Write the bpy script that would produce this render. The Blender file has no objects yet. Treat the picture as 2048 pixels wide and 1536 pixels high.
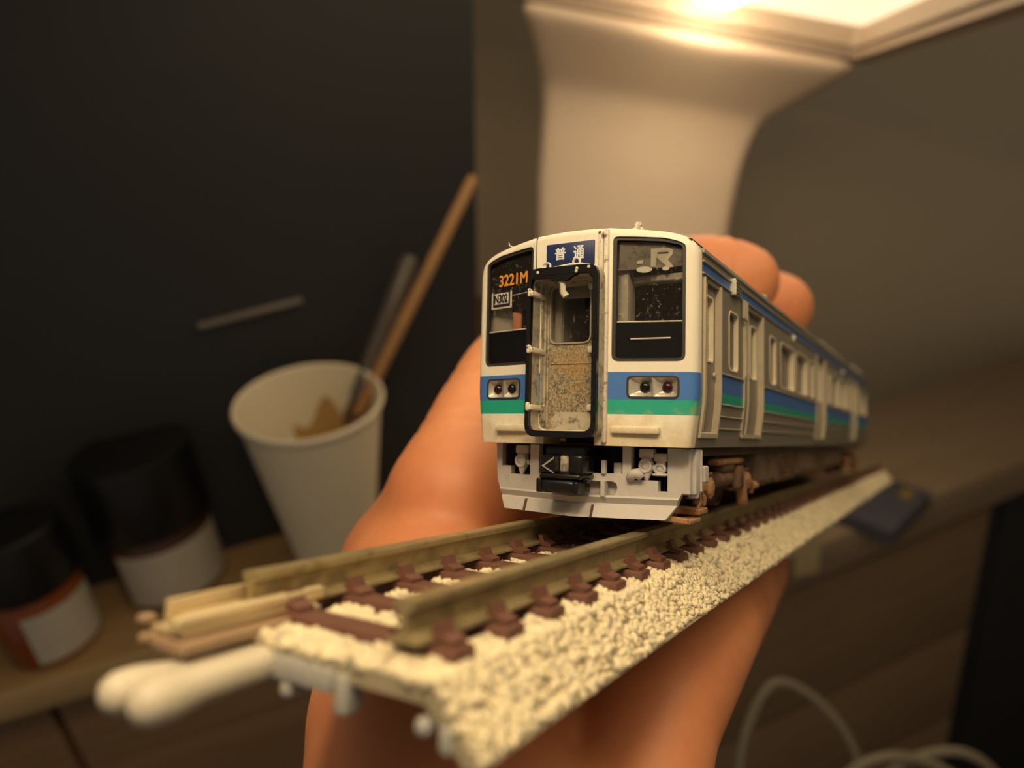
import bpy, bmesh, math, random
import numpy as np
from mathutils import Matrix, Vector
random.seed(11)
rng = np.random.default_rng(5)
SC = bpy.context.scene
COL = SC.collection
F = 1500.0                      # focal length in pixels of the 2048 px wide frame
# ------------------------------------------------------------------ camera
CAM_LOC = Vector((0.0, 0.0, 0.937))
CAM_ROT = Matrix(((0.992509, 0.122174, 0.0), (-0.051311, 0.416841, -0.90753), (-0.110877, 0.900732, 0.419987)))
cd = bpy.data.cameras.new('camera')
cam = bpy.data.objects.new('camera', cd)
COL.objects.link(cam)
cam.matrix_world = Matrix.Translation(CAM_LOC) @ CAM_ROT.to_4x4()
cd.sensor_width = 36.0
cd.lens = F / 2048 * 36.0
cd.clip_start = 0.002
cd.clip_end = 20
cd.dof.use_dof = True
cd.dof.focus_distance = 0.0625
cd.dof.aperture_fstop = 24.0
cd.dof.aperture_blades = 0
SC.camera = cam
PANEL_GLOW = 1.15               # the lit diffuser of the lamp head
# ------------------------------------------------------------------ world, exposure, lamp light strengths
wd = bpy.data.worlds.new('world')
SC.world = wd
wd.use_nodes = True
wd.node_tree.nodes['Background'].inputs[0].default_value = (1.0, 0.86, 0.70, 1)
wd.node_tree.nodes['Background'].inputs[1].default_value = 0.135
SC.view_settings.view_transform = 'Standard'
SC.view_settings.look = 'None'
SC.view_settings.gamma = 1.0
SC.view_settings.use_curve_mapping = False
SC.view_settings.exposure = 0.0
BULB_BACK = 25.0                # the bulb in view, at the rear of the lamp head
BULB_FRONT = 37.0              # the two bulbs at the front end of the head, above the viewer


def lin(c):
    return tuple(((x / 255) / 12.92 if x / 255 <= 0.04045 else ((x / 255 + 0.055) / 1.055) ** 2.4) for x in c)


def P(px, py, d):
    """world point seen at pixel (px, py), d millimetres in front of the lens"""
    return CAM_LOC + CAM_ROT @ Vector(((px - 1024) / F * d, -(py - 768) / F * d, -d)) * 0.001


def ray(px, py):
    return CAM_ROT @ Vector(((px - 1024) / F, -(py - 768) / F, -1.0))


def on_plane(px, py, pt, n):
    d = ray(px, py)
    return CAM_LOC + d * ((pt - CAM_LOC).dot(n) / d.dot(n))


def on_z(px, py, z):
    return on_plane(px, py, Vector((0, 0, z)), Vector((0, 0, 1)))


# ------------------------------------------------------------------ materials
def new_mat(name):
    m = bpy.data.materials.new(name)
    m.use_nodes = True
    nt = m.node_tree
    return m, nt, nt.nodes['Principled BSDF'], nt.nodes['Material Output']


def noise(nt, scale, detail=4, rough=0.6, dist=0.0):
    tc = nt.nodes.new('ShaderNodeTexCoord')
    n = nt.nodes.new('ShaderNodeTexNoise')
    n.inputs['Scale'].default_value = scale
    n.inputs['Detail'].default_value = detail
    n.inputs['Roughness'].default_value = rough
    n.inputs['Distortion'].default_value = dist
    nt.links.new(tc.outputs['Object'], n.inputs['Vector'])
    return n


def ramp(nt, src, stops, interp='LINEAR'):
    r = nt.nodes.new('ShaderNodeValToRGB')
    r.color_ramp.interpolation = interp
    e = r.color_ramp.elements
    while len(e) > 1:
        e.remove(e[-1])
    e[0].position, e[0].color = stops[0][0], (*stops[0][1], 1)
    for p, c in stops[1:]:
        x = e.new(p)
        x.color = (*c, 1)
    nt.links.new(src, r.inputs['Fac'])
    return r


def mix(nt, fac, a, b):
    m = nt.nodes.new('ShaderNodeMix')
    m.data_type = 'RGBA'
    for v, s in ((fac, 0), (a, 6), (b, 7)):
        if hasattr(v, 'is_linked') or hasattr(v, 'links'):
            nt.links.new(v, m.inputs[s])
        elif s == 0:
            m.inputs[0].default_value = v
        else:
            m.inputs[s].default_value = (*v, 1)
    return m.outputs[2]


def bump(nt, b, src, dist, strength=1.0):
    n = nt.nodes.new('ShaderNodeBump')
    n.inputs['Distance'].default_value = dist
    n.inputs['Strength'].default_value = strength
    nt.links.new(src, n.inputs['Height'])
    nt.links.new(n.outputs['Normal'], b.inputs['Normal'])


def pmat(name, col, rough=0.5, metal=0.0, var=0.12, scale=400.0, dirt=None, dscale=250.0, dlo=0.5, dhi=0.7, bmp=0.0, bscale=3000.0, spec=0.5, coat=0.0):
    """painted or moulded surface: base colour with slight mottling, optional grime and fine relief"""
    m, nt, b, o = new_mat(name)
    c = lin(col)
    n = noise(nt, scale)
    r = ramp(nt, n.outputs['Fac'], [(0.25, tuple(x * (1 - var) for x in c)), (0.75, tuple(min(1, x * (1 + var)) for x in c))])
    out = r.outputs['Color']
    if dirt:
        n2 = noise(nt, dscale, 6, 0.7)
        r2 = ramp(nt, n2.outputs['Fac'], [(dlo, (0, 0, 0)), (dhi, (1, 1, 1))])
        out = mix(nt, r2.outputs['Color'], out, lin(dirt))
    nt.links.new(out, b.inputs['Base Color'])
    b.inputs['Roughness'].default_value = rough
    b.inputs['Metallic'].default_value = metal
    b.inputs['Specular IOR Level'].default_value = spec
    b.inputs['Coat Weight'].default_value = coat
    if bmp:
        n3 = noise(nt, bscale, 5, 0.65)
        bump(nt, b, n3.outputs['Fac'], bmp * 0.001)
    return m


def glass_mat(name, tint, clear, rough=0.05, dust=0.0):
    """thin clear plastic: see-through share, the rest a glossy dark tint, with dust specks"""
    m, nt, b, o = new_mat(name)
    b.inputs['Base Color'].default_value = (*lin(tint), 1)
    b.inputs['Roughness'].default_value = rough
    t = nt.nodes.new('ShaderNodeBsdfTransparent')
    mx = nt.nodes.new('ShaderNodeMixShader')
    if dust:
        n = noise(nt, 2600, 3, 0.8)
        r = ramp(nt, n.outputs['Fac'], [(0.60, (0, 0, 0)), (0.68, (dust, dust, dust))])
        n2 = noise(nt, 500, 3, 0.6)
        r2 = ramp(nt, n2.outputs['Fac'], [(0.62, lin(tint)), (0.78, lin((200, 190, 165)))])
        nt.links.new(mix(nt, r.outputs['Color'], lin(tint), lin((215, 205, 180))), b.inputs['Base Color'])
    mx.inputs[0].default_value = clear
    nt.links.new(b.outputs[0], mx.inputs[1])
    nt.links.new(t.outputs[0], mx.inputs[2])
    nt.links.new(mx.outputs[0], o.inputs['Surface'])
    return m


def z_bands(nt, stops, axis='Z', span=30.0):
    """colour by height of the piece's own coordinates, in millimetres"""
    tc = nt.nodes.new('ShaderNodeTexCoord')
    sx = nt.nodes.new('ShaderNodeSeparateXYZ')
    nt.links.new(tc.outputs['Object'], sx.inputs[0])
    mu = nt.nodes.new('ShaderNodeMath')
    mu.operation = 'MULTIPLY'
    mu.inputs[1].default_value = 1000.0 / span
    nt.links.new(sx.outputs[axis], mu.inputs[0])
    return ramp(nt, mu.outputs[0], [(p / span, c) for p, c in stops], 'CONSTANT'), sx


WHITE, BLUE, GREEN = lin((236, 228, 205)), lin((70, 118, 186)), lin((38, 166, 138))


def mat_front():
    m, nt, b, o = new_mat('front_paint')
    r, sx = z_bands(nt, [(0, WHITE), (8.93, GREEN), (10.13, BLUE), (12.42, WHITE)])
    n = noise(nt, 330, 6, 0.7)
    mu = nt.nodes.new('ShaderNodeMath')
    mu.operation = 'MULTIPLY_ADD'                      # grime collects low on the front
    mu.inputs[1].default_value = -90.0
    mu.inputs[2].default_value = 1.12
    nt.links.new(sx.outputs['Z'], mu.inputs[0])
    ad = nt.nodes.new('ShaderNodeMath')
    ad.operation = 'ADD'
    nt.links.new(mu.outputs[0], ad.inputs[0])
    nt.links.new(n.outputs['Fac'], ad.inputs[1])
    r2 = ramp(nt, ad.outputs[0], [(0.78, (0, 0, 0)), (1.0, (0.55, 0.55, 0.55))])
    out = mix(nt, r2.outputs['Color'], r.outputs['Color'], lin((196, 172, 120)))
    nt.links.new(out, b.inputs['Base Color'])
    b.inputs['Roughness'].default_value = 0.42
    n3 = noise(nt, 2500, 4)
    bump(nt, b, n3.outputs['Fac'], 0.00002)
    return m


def mat_side():
    m, nt, b, o = new_mat('stainless_side')
    STEEL = lin((142, 134, 119))
    r, sx = z_bands(nt, [(0, STEEL), (10.28, GREEN), (11.1, BLUE), (12.75, STEEL), (20.62, BLUE), (21.32, STEEL)])
    gt = nt.nodes.new('ShaderNodeMath')
    gt.operation = 'GREATER_THAN'
    gt.inputs[1].default_value = 0.0087
    nt.links.new(sx.outputs['Y'], gt.inputs[0])
    hi = nt.nodes.new('ShaderNodeMath')
    hi.operation = 'GREATER_THAN'
    hi.inputs[1].default_value = 0.0150
    nt.links.new(sx.outputs['Z'], hi.inputs[0])
    mx = nt.nodes.new('ShaderNodeMath')
    mx.operation = 'MAXIMUM'
    nt.links.new(gt.outputs[0], mx.inputs[0])
    nt.links.new(hi.outputs[0], mx.inputs[1])
    out = mix(nt, mx.outputs[0], STEEL, r.outputs['Color'])
    nt.links.new(out, b.inputs['Base Color'])
    b.inputs['Roughness'].default_value = 0.42
    b.inputs['Metallic'].default_value = 0.3
    n3 = noise(nt, 3000, 4)
    bump(nt, b, n3.outputs['Fac'], 0.00002)
    return m


M = {}
M['front'] = mat_front()
M['side'] = mat_side()
M['steel'] = pmat('stainless_trim', (178, 170, 150), 0.35, 0.35, 0.08, 700, bmp=0.02)
M['door_steel'] = pmat('stainless_door', (142, 134, 119), 0.4, 0.35, 0.08, 700, bmp=0.02)
M['roof'] = pmat('roof_grey', (150, 146, 136), 0.6, 0, 0.1, 300, bmp=0.02)
M['black'] = pmat('gloss_black', (22, 20, 19), 0.25, 0, 0.2, 600, bmp=0.015, bscale=1500)
M['gasket'] = pmat('window_gasket', (52, 47, 46), 0.45, 0, 0.1, 600)
M['blackpanel'] = pmat('window_black', (17, 16, 14), 0.22, 0, 0.15, 600, dirt=(120, 112, 95), dscale=1700, dlo=0.68, dhi=0.8)
M['hood'] = pmat('weathered_beige', (180, 170, 148), 0.62, 0, 0.1, 900, dirt=(95, 80, 66), dscale=1100, dlo=0.5, dhi=0.68, bmp=0.06, bscale=1800)
M['rusty_white'] = pmat('rust_streaked_white', (226, 216, 196), 0.6, 0, 0.08, 900, dirt=(92, 60, 48), dscale=900, dlo=0.56, dhi=0.64, bmp=0.08, bscale=1500)
M['lamp_silver'] = pmat('reflector_silver', (205, 198, 182), 0.3, 0.5, 0.1, 900, dirt=(120, 100, 86), dscale=1200, dlo=0.6, dhi=0.8, bmp=0.03)
M['lens_dark'] = pmat('dark_lens', (16, 14, 16), 0.08, 0, 0.1, 500)
M['lens_red'] = pmat('dark_red_lens', (50, 14, 16), 0.08, 0, 0.1, 500)
M['skirt'] = pmat('skirt_grey', (194, 188, 180), 0.6, 0, 0.05, 500, dirt=(158, 148, 128), dscale=350, dlo=0.58, dhi=0.8, bmp=0.03, bscale=2500)
M['rust'] = pmat('rusted_brown', (118, 88, 62), 0.75, 0, 0.25, 500, dirt=(64, 48, 36), dscale=420, dlo=0.42, dhi=0.62, bmp=0.1, bscale=1600)
M['rustlight'] = pmat('rust_orange', (166, 122, 82), 0.75, 0, 0.2, 700, dirt=(86, 60, 40), dscale=600, dlo=0.5, dhi=0.7, bmp=0.1, bscale=1600)
M['jamb'] = pmat('lit_cream_reveal', (226, 212, 180), 0.45, 0, 0.06, 700, bmp=0.02)  # paler than the steel side, so the reveals look lamplit
M['surround'] = pmat('door_surround_steel', (196, 184, 158), 0.4, 0.1, 0.08, 700, bmp=0.02)
M['under'] = pmat('dusty_underframe', (104, 84, 64), 0.8, 0, 0.2, 250, dirt=(120, 92, 62), dscale=160, dlo=0.5, dhi=0.75, bmp=0.05)
M['dark'] = pmat('shade_black', (20, 18, 17), 0.9, 0, 0.1, 300)  # near-black that stands for shade behind the guard
M['sign'] = pmat('sign_navy', (26, 44, 92), 0.45, 0, 0.12, 1200, dirt=(70, 80, 110), dscale=2200, dlo=0.62, dhi=0.75)
M['signtext'] = pmat('sign_lettering', (222, 224, 222), 0.6, 0, 0.1, 1500)
M['orange'] = pmat('orange_lettering', (226, 148, 50), 0.6, 0, 0.1, 1500)
M['plate'] = pmat('number_plate', (214, 208, 184), 0.55, 0, 0.06, 900)
M['ink'] = pmat('ink_black', (26, 24, 22), 0.6, 0, 0.1, 900)
M['logo'] = pmat('logo_grey', (206, 196, 170), 0.6, 0, 0.06, 900)
M['hazeband'] = pmat('hazy_blind', (140, 130, 110), 0.5, 0, 0.15, 700, dirt=(70, 64, 54), dscale=800, dlo=0.5, dhi=0.7)
M['cabgrey'] = pmat('cab_interior_grey', (196, 186, 164), 0.6, 0, 0.1, 500)
M['cabdark'] = pmat('cab_interior_dark', (40, 35, 30), 0.6, 0, 0.15, 500, dirt=(150, 140, 118), dscale=2300, dlo=0.66, dhi=0.74)
M['seat'] = pmat('seat_navy', (38, 42, 110), 0.7, 0, 0.15, 500)
M['salmon'] = pmat('salmon_card', (236, 150, 108), 0.7, 0, 0.1, 900)
M['glass'] = glass_mat('clear_window', (58, 52, 45), 0.8, 0.06, dust=1.0)
M['sideglass'] = glass_mat('side_window_glass', (22, 22, 34), 0.3, 0.06)
M['rail'] = pmat('nickel_silver_rail', (176, 160, 118), 0.36, 0.55, 0.12, 300, dirt=(120, 106, 76), dscale=350, dlo=0.5, dhi=0.72, bmp=0.03, bscale=1500)
M['joiner'] = pmat('joiner_metal', (214, 194, 150), 0.4, 0.4, 0.1, 300)
M['tie'] = pmat('tie_brown', (104, 68, 54), 0.55, 0, 0.14, 500, dirt=(176, 140, 120), dscale=800, dlo=0.64, dhi=0.78, bmp=0.06, bscale=1500)
M['roadbed'] = pmat('roadbed_grey', (158, 146, 118), 0.7, 0, 0.12, 500, bmp=0.05)
M['ballast'] = pmat('ballast_cream', (228, 214, 176), 0.6, 0, 0.14, 900, dirt=(168, 158, 140), dscale=700, dlo=0.52, dhi=0.72, bmp=0.04, bscale=4000)
M['prong'] = pmat('white_plastic', (198, 188, 164), 0.45, 0, 0.06, 300)
M['tab'] = pmat('grey_plastic_tab', (164, 162, 152), 0.5, 0, 0.06, 300)


# ------------------------------------------------------------------ mesh helpers (all sizes in millimetres)
class G:
    def __init__(self):
        self.v, self.f = [], []

    def add(self, vs, fs):
        k = len(self.v)
        self.v += [tuple(p) for p in vs]
        self.f += [tuple(i + k for i in q) for q in fs]
        return self

    def box(self, x0, x1, y0, y1, z0, z1):
        vs = [(x, y, z) for x in (x0, x1) for y in (y0, y1) for z in (z0, z1)]
        return self.add(vs, [(0, 1, 3, 2), (4, 6, 7, 5), (0, 4, 5, 1), (2, 3, 7, 6), (0, 2, 6, 4), (1, 5, 7, 3)])

    def rbox(self, x0, x1, y0, y1, z0, z1, r=0.2, seg=2, fn=None):
        bm = bmesh.new()
        bmesh.ops.create_cube(bm, size=1.0)
        for v in bm.verts:
            v.co = Vector((x0 + (v.co.x + .5) * (x1 - x0), y0 + (v.co.y + .5) * (y1 - y0), z0 + (v.co.z + .5) * (z1 - z0)))
        bmesh.ops.bevel(bm, geom=bm.edges[:] + bm.verts[:], offset=r, segments=seg, affect='EDGES', profile=0.5)
        bm.verts.index_update()
        vs = [tuple(v.co) for v in bm.verts]
        if fn:
            vs = [fn(*p) for p in vs]
        fs = [tuple(v.index for v in f.verts) for f in bm.faces]
        bm.free()
        return self.add(vs, fs)

    def loft(self, rings, cap0=True, cap1=True, closed=True):
        k = len(self.v)
        n = len(rings[0])
        for r in rings:
            self.v += [tuple(p) for p in r]
        for i in range(len(rings) - 1):
            for j in range(n if closed else n - 1):
                a, b = k + i * n + j, k + i * n + (j + 1) % n
                self.f.append((a, b, b + n, a + n))
        if cap0:
            self.f.append(tuple(k + j for j in range(n - 1, -1, -1)))
        if cap1:
            self.f.append(tuple(k + (len(rings) - 1) * n + j for j in range(n)))
        return self

    def tube(self, pts, r, n=8, closed=False):
        pts = [Vector(p) for p in pts]
        rs = r if isinstance(r, (list, tuple)) else [r] * len(pts)
        rings = []
        t0 = (pts[1] - pts[0]).normalized()
        up = Vector((0, 0, 1)) if abs(t0.z) < 0.9 else Vector((1, 0, 0))
        u = t0.cross(up).normalized()
        for i, p in enumerate(pts):
            if closed:
                t = (pts[(i + 1) % len(pts)] - pts[i - 1]).normalized()
            else:
                t = (pts[min(i + 1, len(pts) - 1)] - pts[max(i - 1, 0)]).normalized()
            u = (u - t * u.dot(t)).normalized()
            w = t.cross(u)
            rings.append([p + (u * math.cos(a) + w * math.sin(a)) * rs[i] for a in (2 * math.pi * j / n for j in range(n))])
        if closed:
            rings.append(rings[0])
        return self.loft(rings, not closed, not closed)

    def cyl(self, p0, p1, r0, r1=None, n=14):
        return self.tube([p0, p1], [r0, r0 if r1 is None else r1], n)

    def lathe(self, prof, c=(0, 0, 0), axis='Z', n=24):
        rings = []
        for r, h in prof:
            ring = []
            for j in range(n):
                a = 2 * math.pi * j / n
                x, y = r * math.cos(a), r * math.sin(a)
                q = {'Z': (x, y, h), 'Y': (x, h, y), 'X': (h, x, y)}[axis]
                ring.append((c[0] + q[0], c[1] + q[1], c[2] + q[2]))
            rings.append(ring)
        return self.loft(rings, prof[0][0] > 0, prof[-1][0] > 0)

    def ball(self, c, rx, ry=None, rz=None, n=12, m=8):
        ry = rx if ry is None else ry
        rz = rx if rz is None else rz
        rings = []
        for i in range(m + 1):
            t = math.pi * (i + 0.02) / (m + 0.04)
            rings.append([(c[0] + rx * math.sin(t) * math.cos(a), c[1] + ry * math.sin(t) * math.sin(a), c[2] - rz * math.cos(t)) for a in (2 * math.pi * j / n for j in range(n))])
        return self.loft(rings)

    def plate(self, outer, holes, fn, w0, w1, sides=True):
        """flat outline with holes, filled and given thickness from depth w0 to w1; fn(u, v, w) places it"""
        bm = bmesh.new()
        loops = []
        for lp in [outer] + list(holes):
            vs = [bm.verts.new((p[0], p[1], 0)) for p in lp]
            es = [bm.edges.new((vs[i], vs[(i + 1) % len(vs)])) for i in range(len(vs))]
            loops.append([(p[0], p[1]) for p in lp])
        bmesh.ops.triangle_fill(bm, use_beauty=True, use_dissolve=False, edges=bm.edges[:])
        bm.verts.index_update()
        vv = [(v.co.x, v.co.y) for v in bm.verts]
        ff = [tuple(v.index for v in f.verts) for f in bm.faces]
        bm.free()
        n = len(vv)
        self.add([fn(u, v, w0) for u, v in vv], ff)
        if w1 is not None:
            self.add([fn(u, v, w1) for u, v in vv], [tuple(reversed(q)) for q in ff])
            if sides:
                for lp in loops:
                    m = len(lp)
                    self.add([fn(u, v, w0) for u, v in lp] + [fn(u, v, w1) for u, v in lp],
                             [(i, (i + 1) % m, m + (i + 1) % m, m + i) for i in range(m)])
        return self

    def ring(self, outer, inner, fn, w0, w1):
        """frame between two loops with the same number of points"""
        n = len(outer)
        r = [[fn(u, v, w) for u, v in lp] for lp, w in ((outer, w1), (outer, w0), (inner, w0), (inner, w1))]
        k = len(self.v)
        for q in r:
            self.v += [tuple(p) for p in q]
        for i in range(4):
            for j in range(n):
                a, b = k + i * n + j, k + i * n + (j + 1) % n
                c = k + ((i + 1) % 4) * n
                self.f.append((a, b, c + (j + 1) % n, c + j))
        return self

    def build(self, name, mat, parent=None, angle=35, scale=0.001, fixn=True):
        me = bpy.data.meshes.new(name)
        me.from_pydata([(a * scale, b * scale, c * scale) for a, b, c in self.v], [], self.f)
        if fixn:
            bm = bmesh.new()
            bm.from_mesh(me)
            bmesh.ops.remove_doubles(bm, verts=bm.verts, dist=1e-6)
            bmesh.ops.recalc_face_normals(bm, faces=bm.faces)
            bm.to_mesh(me)
            bm.free()
        me.polygons.foreach_set('use_smooth', [True] * len(me.polygons))
        me.set_sharp_from_angle(angle=math.radians(angle))
        if mat:
            me.materials.append(mat)
        o = bpy.data.objects.new(name, me)
        COL.objects.link(o)
        if parent:
            o.parent = parent
        return o


def tag(o, label=None, cat=None, group=None, kind=None):
    for k, v in (('label', label), ('category', cat), ('group', group), ('kind', kind)):
        if v:
            o[k] = v
    return o


def empty(name, mw):
    o = bpy.data.objects.new(name, None)
    o.empty_display_size = 0.02
    COL.objects.link(o)
    o.matrix_world = mw
    return o


def arcpoly(pts, r, n=4):
    """polygon with rounded corners; r may be one radius or one per corner"""
    out = []
    m = len(pts)
    for i in range(m):
        rr = r[i] if isinstance(r, (list, tuple)) else r
        p0, p1, p2 = (Vector(pts[k % m]) for k in (i - 1, i, i + 1))
        a, b = (p0 - p1).normalized(), (p2 - p1).normalized()
        ang = math.acos(max(-1, min(1, a.dot(b))))
        t = min(rr / math.tan(ang / 2), (p0 - p1).length * .49, (p2 - p1).length * .49)
        if rr <= 0:
            out.append(tuple(p1))
            continue
        s, e = p1 + a * t, p1 + b * t
        for k in range(n + 1):
            u = k / n
            q = s * (1 - u) ** 2 + p1 * 2 * u * (1 - u) + e * u ** 2
            out.append(tuple(q))
    return out


def rect(x0, x1, z0, z1, r=0.3, n=4):
    return arcpoly([(x0, z0), (x1, z0), (x1, z1), (x0, z1)], r, n)


def inset(loop, d):
    """offset a counter-clockwise loop inwards"""
    out = []
    m = len(loop)
    for i in range(m):
        p0, p1, p2 = (Vector(loop[k % m]) for k in (i - 1, i, i + 1))
        a, b = (p1 - p0), (p2 - p1)
        n = Vector((-a.y, a.x)).normalized() if a.length > 1e-9 else Vector((0, 0))
        n2 = Vector((-b.y, b.x)).normalized() if b.length > 1e-9 else n
        if a.length <= 1e-9:
            n = n2
        k = (n + n2)
        k = k / max(0.4, k.length_squared / 2)
        out.append(tuple(p1 + k * d))
    return out


def text_piece(name, body, size_box, fn, mat, parent, w=0.0, bold=0.0, fat=0.0):
    """flat lettering stretched into the box (u0, u1, v0, v1)"""
    c = bpy.data.curves.new(name, 'FONT')
    c.body = body
    c.offset = bold
    o = bpy.data.objects.new(name, c)
    COL.objects.link(o)
    dg = bpy.context.evaluated_depsgraph_get()
    me = bpy.data.meshes.new_from_object(o.evaluated_get(dg))
    vs = [(v.co.x, v.co.y) for v in me.vertices]
    fs = [tuple(p.vertices) for p in me.polygons]
    bpy.data.objects.remove(o)
    bpy.data.curves.remove(c)
    bpy.data.meshes.remove(me)
    x0, x1 = min(v[0] for v in vs), max(v[0] for v in vs)
    y0, y1 = min(v[1] for v in vs), max(v[1] for v in vs)
    u0, u1, v0, v1 = size_box
    g = G()
    for k, (du, dv) in enumerate([(0, 0)] + ([(fat, 0), (-fat, 0), (0, fat), (0, -fat)] if fat else [])):
        g.add([fn(u0 + du + (x - x0) / (x1 - x0) * (u1 - u0), v0 + dv + (y - y0) / (y1 - y0) * (v1 - v0), w - 0.002 * k) for x, y in vs], fs)
    return g.build(name, mat, parent, fixn=False)


# ------------------------------------------------------------------ the room
M['wall'] = pmat('dim_wall_paint', (232, 216, 184), 0.85, 0, 0.05, 3)
M['blackwall'] = pmat('black_board', (46, 46, 47), 0.5, 0, 0.1, 6, spec=0.25)
M['floor'] = pmat('dark_floor', (70, 52, 36), 0.7, 0, 0.15, 8)
M['trim'] = pmat('dull_grey_strip', (120, 114, 106), 0.45, 0.1, 0.1, 20)


def structure(o):
    o['kind'] = 'structure'
    return o


def solid(name, mat, x0, x1, y0, y1, z0, z1):
    return structure(G().box(x0, x1, y0, y1, z0, z1).build(name, mat))


solid('floor', M['floor'], -1100, 1300, -700, 900, -20, 0)
solid('wall_back', M['wall'], -1100, 1300, 640, 680, 0, 2400)
solid('wall_right', M['wall'], 1000, 1040, -700, 640, 0, 2400)
E1 = Vector((0.963, 0.270, 0)).normalized()            # the desk runs this way, E2 points to its back
E2 = Vector((-E1.y, E1.x, 0))
EDGE0 = on_z(0, 1392, 0.73)


def desk_map(o, E1=E1, E2=E2):
    """local x along the desk edge, y to the back, z up, origin on the edge at the desk top"""
    return Matrix(((E1.x, E2.x, 0, o.x), (E1.y, E2.y, 0, o.y), (0, 0, 1, o.z), (0, 0, 0, 1)))


# black board standing at the back of the desk, left of the lamp
pb = on_z(960, 960, 0.73)
bm_ = desk_map(pb)
bi = bm_.inverted()
topx = (bi @ on_plane(946, -40, pb, E2))
bw = G()
bw.plate([(-700, 0), (0, 0), (topx.x * 1000, topx.z * 1000), (topx.x * 1000 + (topx.x / topx.z) * 250, topx.z * 1000 + 250), (-700, topx.z * 1000 + 250)], [], lambda u, v, w_: (u, w_, v), 0, 14)
w = structure(bw.build('wall_left', M['blackwall']))
w.matrix_world = desk_map(pb + Vector((0, 0, 0)))
t_a, t_b = (on_plane(px, py, pb - E2 * 0.003, E2) for px, py in ((395, 655), (605, 601)))
tg = G()  # thin grey strip along a faint streak on the black board
inv = w.matrix_world.inverted()
a, b = inv @ t_a, inv @ t_b
tg.rbox(a.x * 1000, b.x * 1000, -3.2, 0, -1.1, 1.1, 0.5, 2, lambda x, y, z: (x, y, z + (a.z + (b.z - a.z) * (x - a.x * 1000) / ((b.x - a.x) * 1000)) * 1000))
tr = structure(tg.build('board_streak', M['trim']))
tr.matrix_world = w.matrix_world
# ------------------------------------------------------------------ the lamp
M['lampwhite'] = pmat('lamp_white_plastic', (190, 170, 149), 0.5, 0, 0.02, 10)
M['lamppanel'] = pmat('lamp_diffuser', (250, 240, 216), 0.45, 0, 0.01, 10)
pn = M['lamppanel'].node_tree.nodes['Principled BSDF']
pn.inputs['Emission Color'].default_value = (1.0, 0.80, 0.52, 1)
pn.inputs['Emission Strength'].default_value = PANEL_GLOW
for nm_, st_ in (('bulb', BULB_BACK), ('bulb_front', BULB_FRONT)):
    mb, ntb, bb, ob = new_mat('lamp_' + nm_)
    bb.inputs['Base Color'].default_value = (1, 0.95, 0.85, 1)
    bb.inputs['Emission Color'].default_value = (1.0, 0.78, 0.50, 1)
    bb.inputs['Emission Strength'].default_value = st_
    M[nm_] = mb
c0 = P(1715, 105, 400)
la = (P(1150, 0, 400) - c0).normalized()                   # across the head, to the left
lb = -(ray(1190, 338)).normalized()                        # along the head, towards the viewer
lb = (lb - la * lb.dot(la)).normalized()
ln = la.cross(lb).normalized()                             # out of the top of the head
if ln.z < 0:
    ln = -ln
HW, HL = 262.0, 480.0
lamp = empty('desk_lamp', Matrix.Translation(on_z(1250, 965, 0.73) * 1.0))
tag(lamp, 'white lamp with a broad flared stem and square glowing head above the train', 'lamp')
lamp_inv = lamp.matrix_world.inverted()


def lp(s, t, h):
    """millimetres along la, lb, ln from the back right corner of the light panel"""
    q = lamp_inv @ (c0 + (la * s + lb * t + ln * h) * 0.001)
    return (q.x * 1000, q.y * 1000, q.z * 1000)


def fl_(u, v, w_):
    return lp(u, v, w_)


g = G()
out_l = arcpoly([(-9, -9), (HW + 9, -9), (HW + 9, HL + 9), (-9, HL + 9)], 5)
in_l = arcpoly([(0, 0), (HW, 0), (HW, HL), (0, HL)], 5)
in_2 = arcpoly([(3, 3), (HW - 3, 3), (HW - 3, HL - 3), (3, HL - 3)], 5)
g.ring(out_l, in_l, fl_, -3, 16)
g.ring(in_l, in_2, fl_, 1.5, 16)
g.plate(out_l, [], fl_, 16, 22)
g.build('lamp_head', M['lampwhite'], lamp)
g = G()
g.plate(arcpoly([(3, 3), (HW - 3, 3), (HW - 3, HL - 3), (3, HL - 3)], 5), [], fl_, 12, 15)
g.build('light_panel', M['lamppanel'], lamp)


def panel_hit(px, py, h=12.0):
    p = on_plane(px, py, c0 + ln * h * 0.001, ln)
    d = (p - c0) * 1000
    return d.dot(la), d.dot(lb)


bs, bt = panel_hit(1440, -28)
for s_, t_, m_ in ((bs, bt, 'bulb'), (160, 446, 'bulb_front'), (222, 446, 'bulb_front')):
    g = G()
    R_ = 15.0
    rings = []
    for k in range(9):
        a_ = math.pi / 2 * k / 8
        rings.append([lp(s_ + R_ * math.cos(a_) * math.cos(q), t_ + R_ * math.cos(a_) * math.sin(q), 12 - 9 * math.sin(a_)) for q in (2 * math.pi * j / 24 for j in range(24))])
    g.loft(rings, True, True)
    g.build('bulb', M[m_], lamp)
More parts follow.
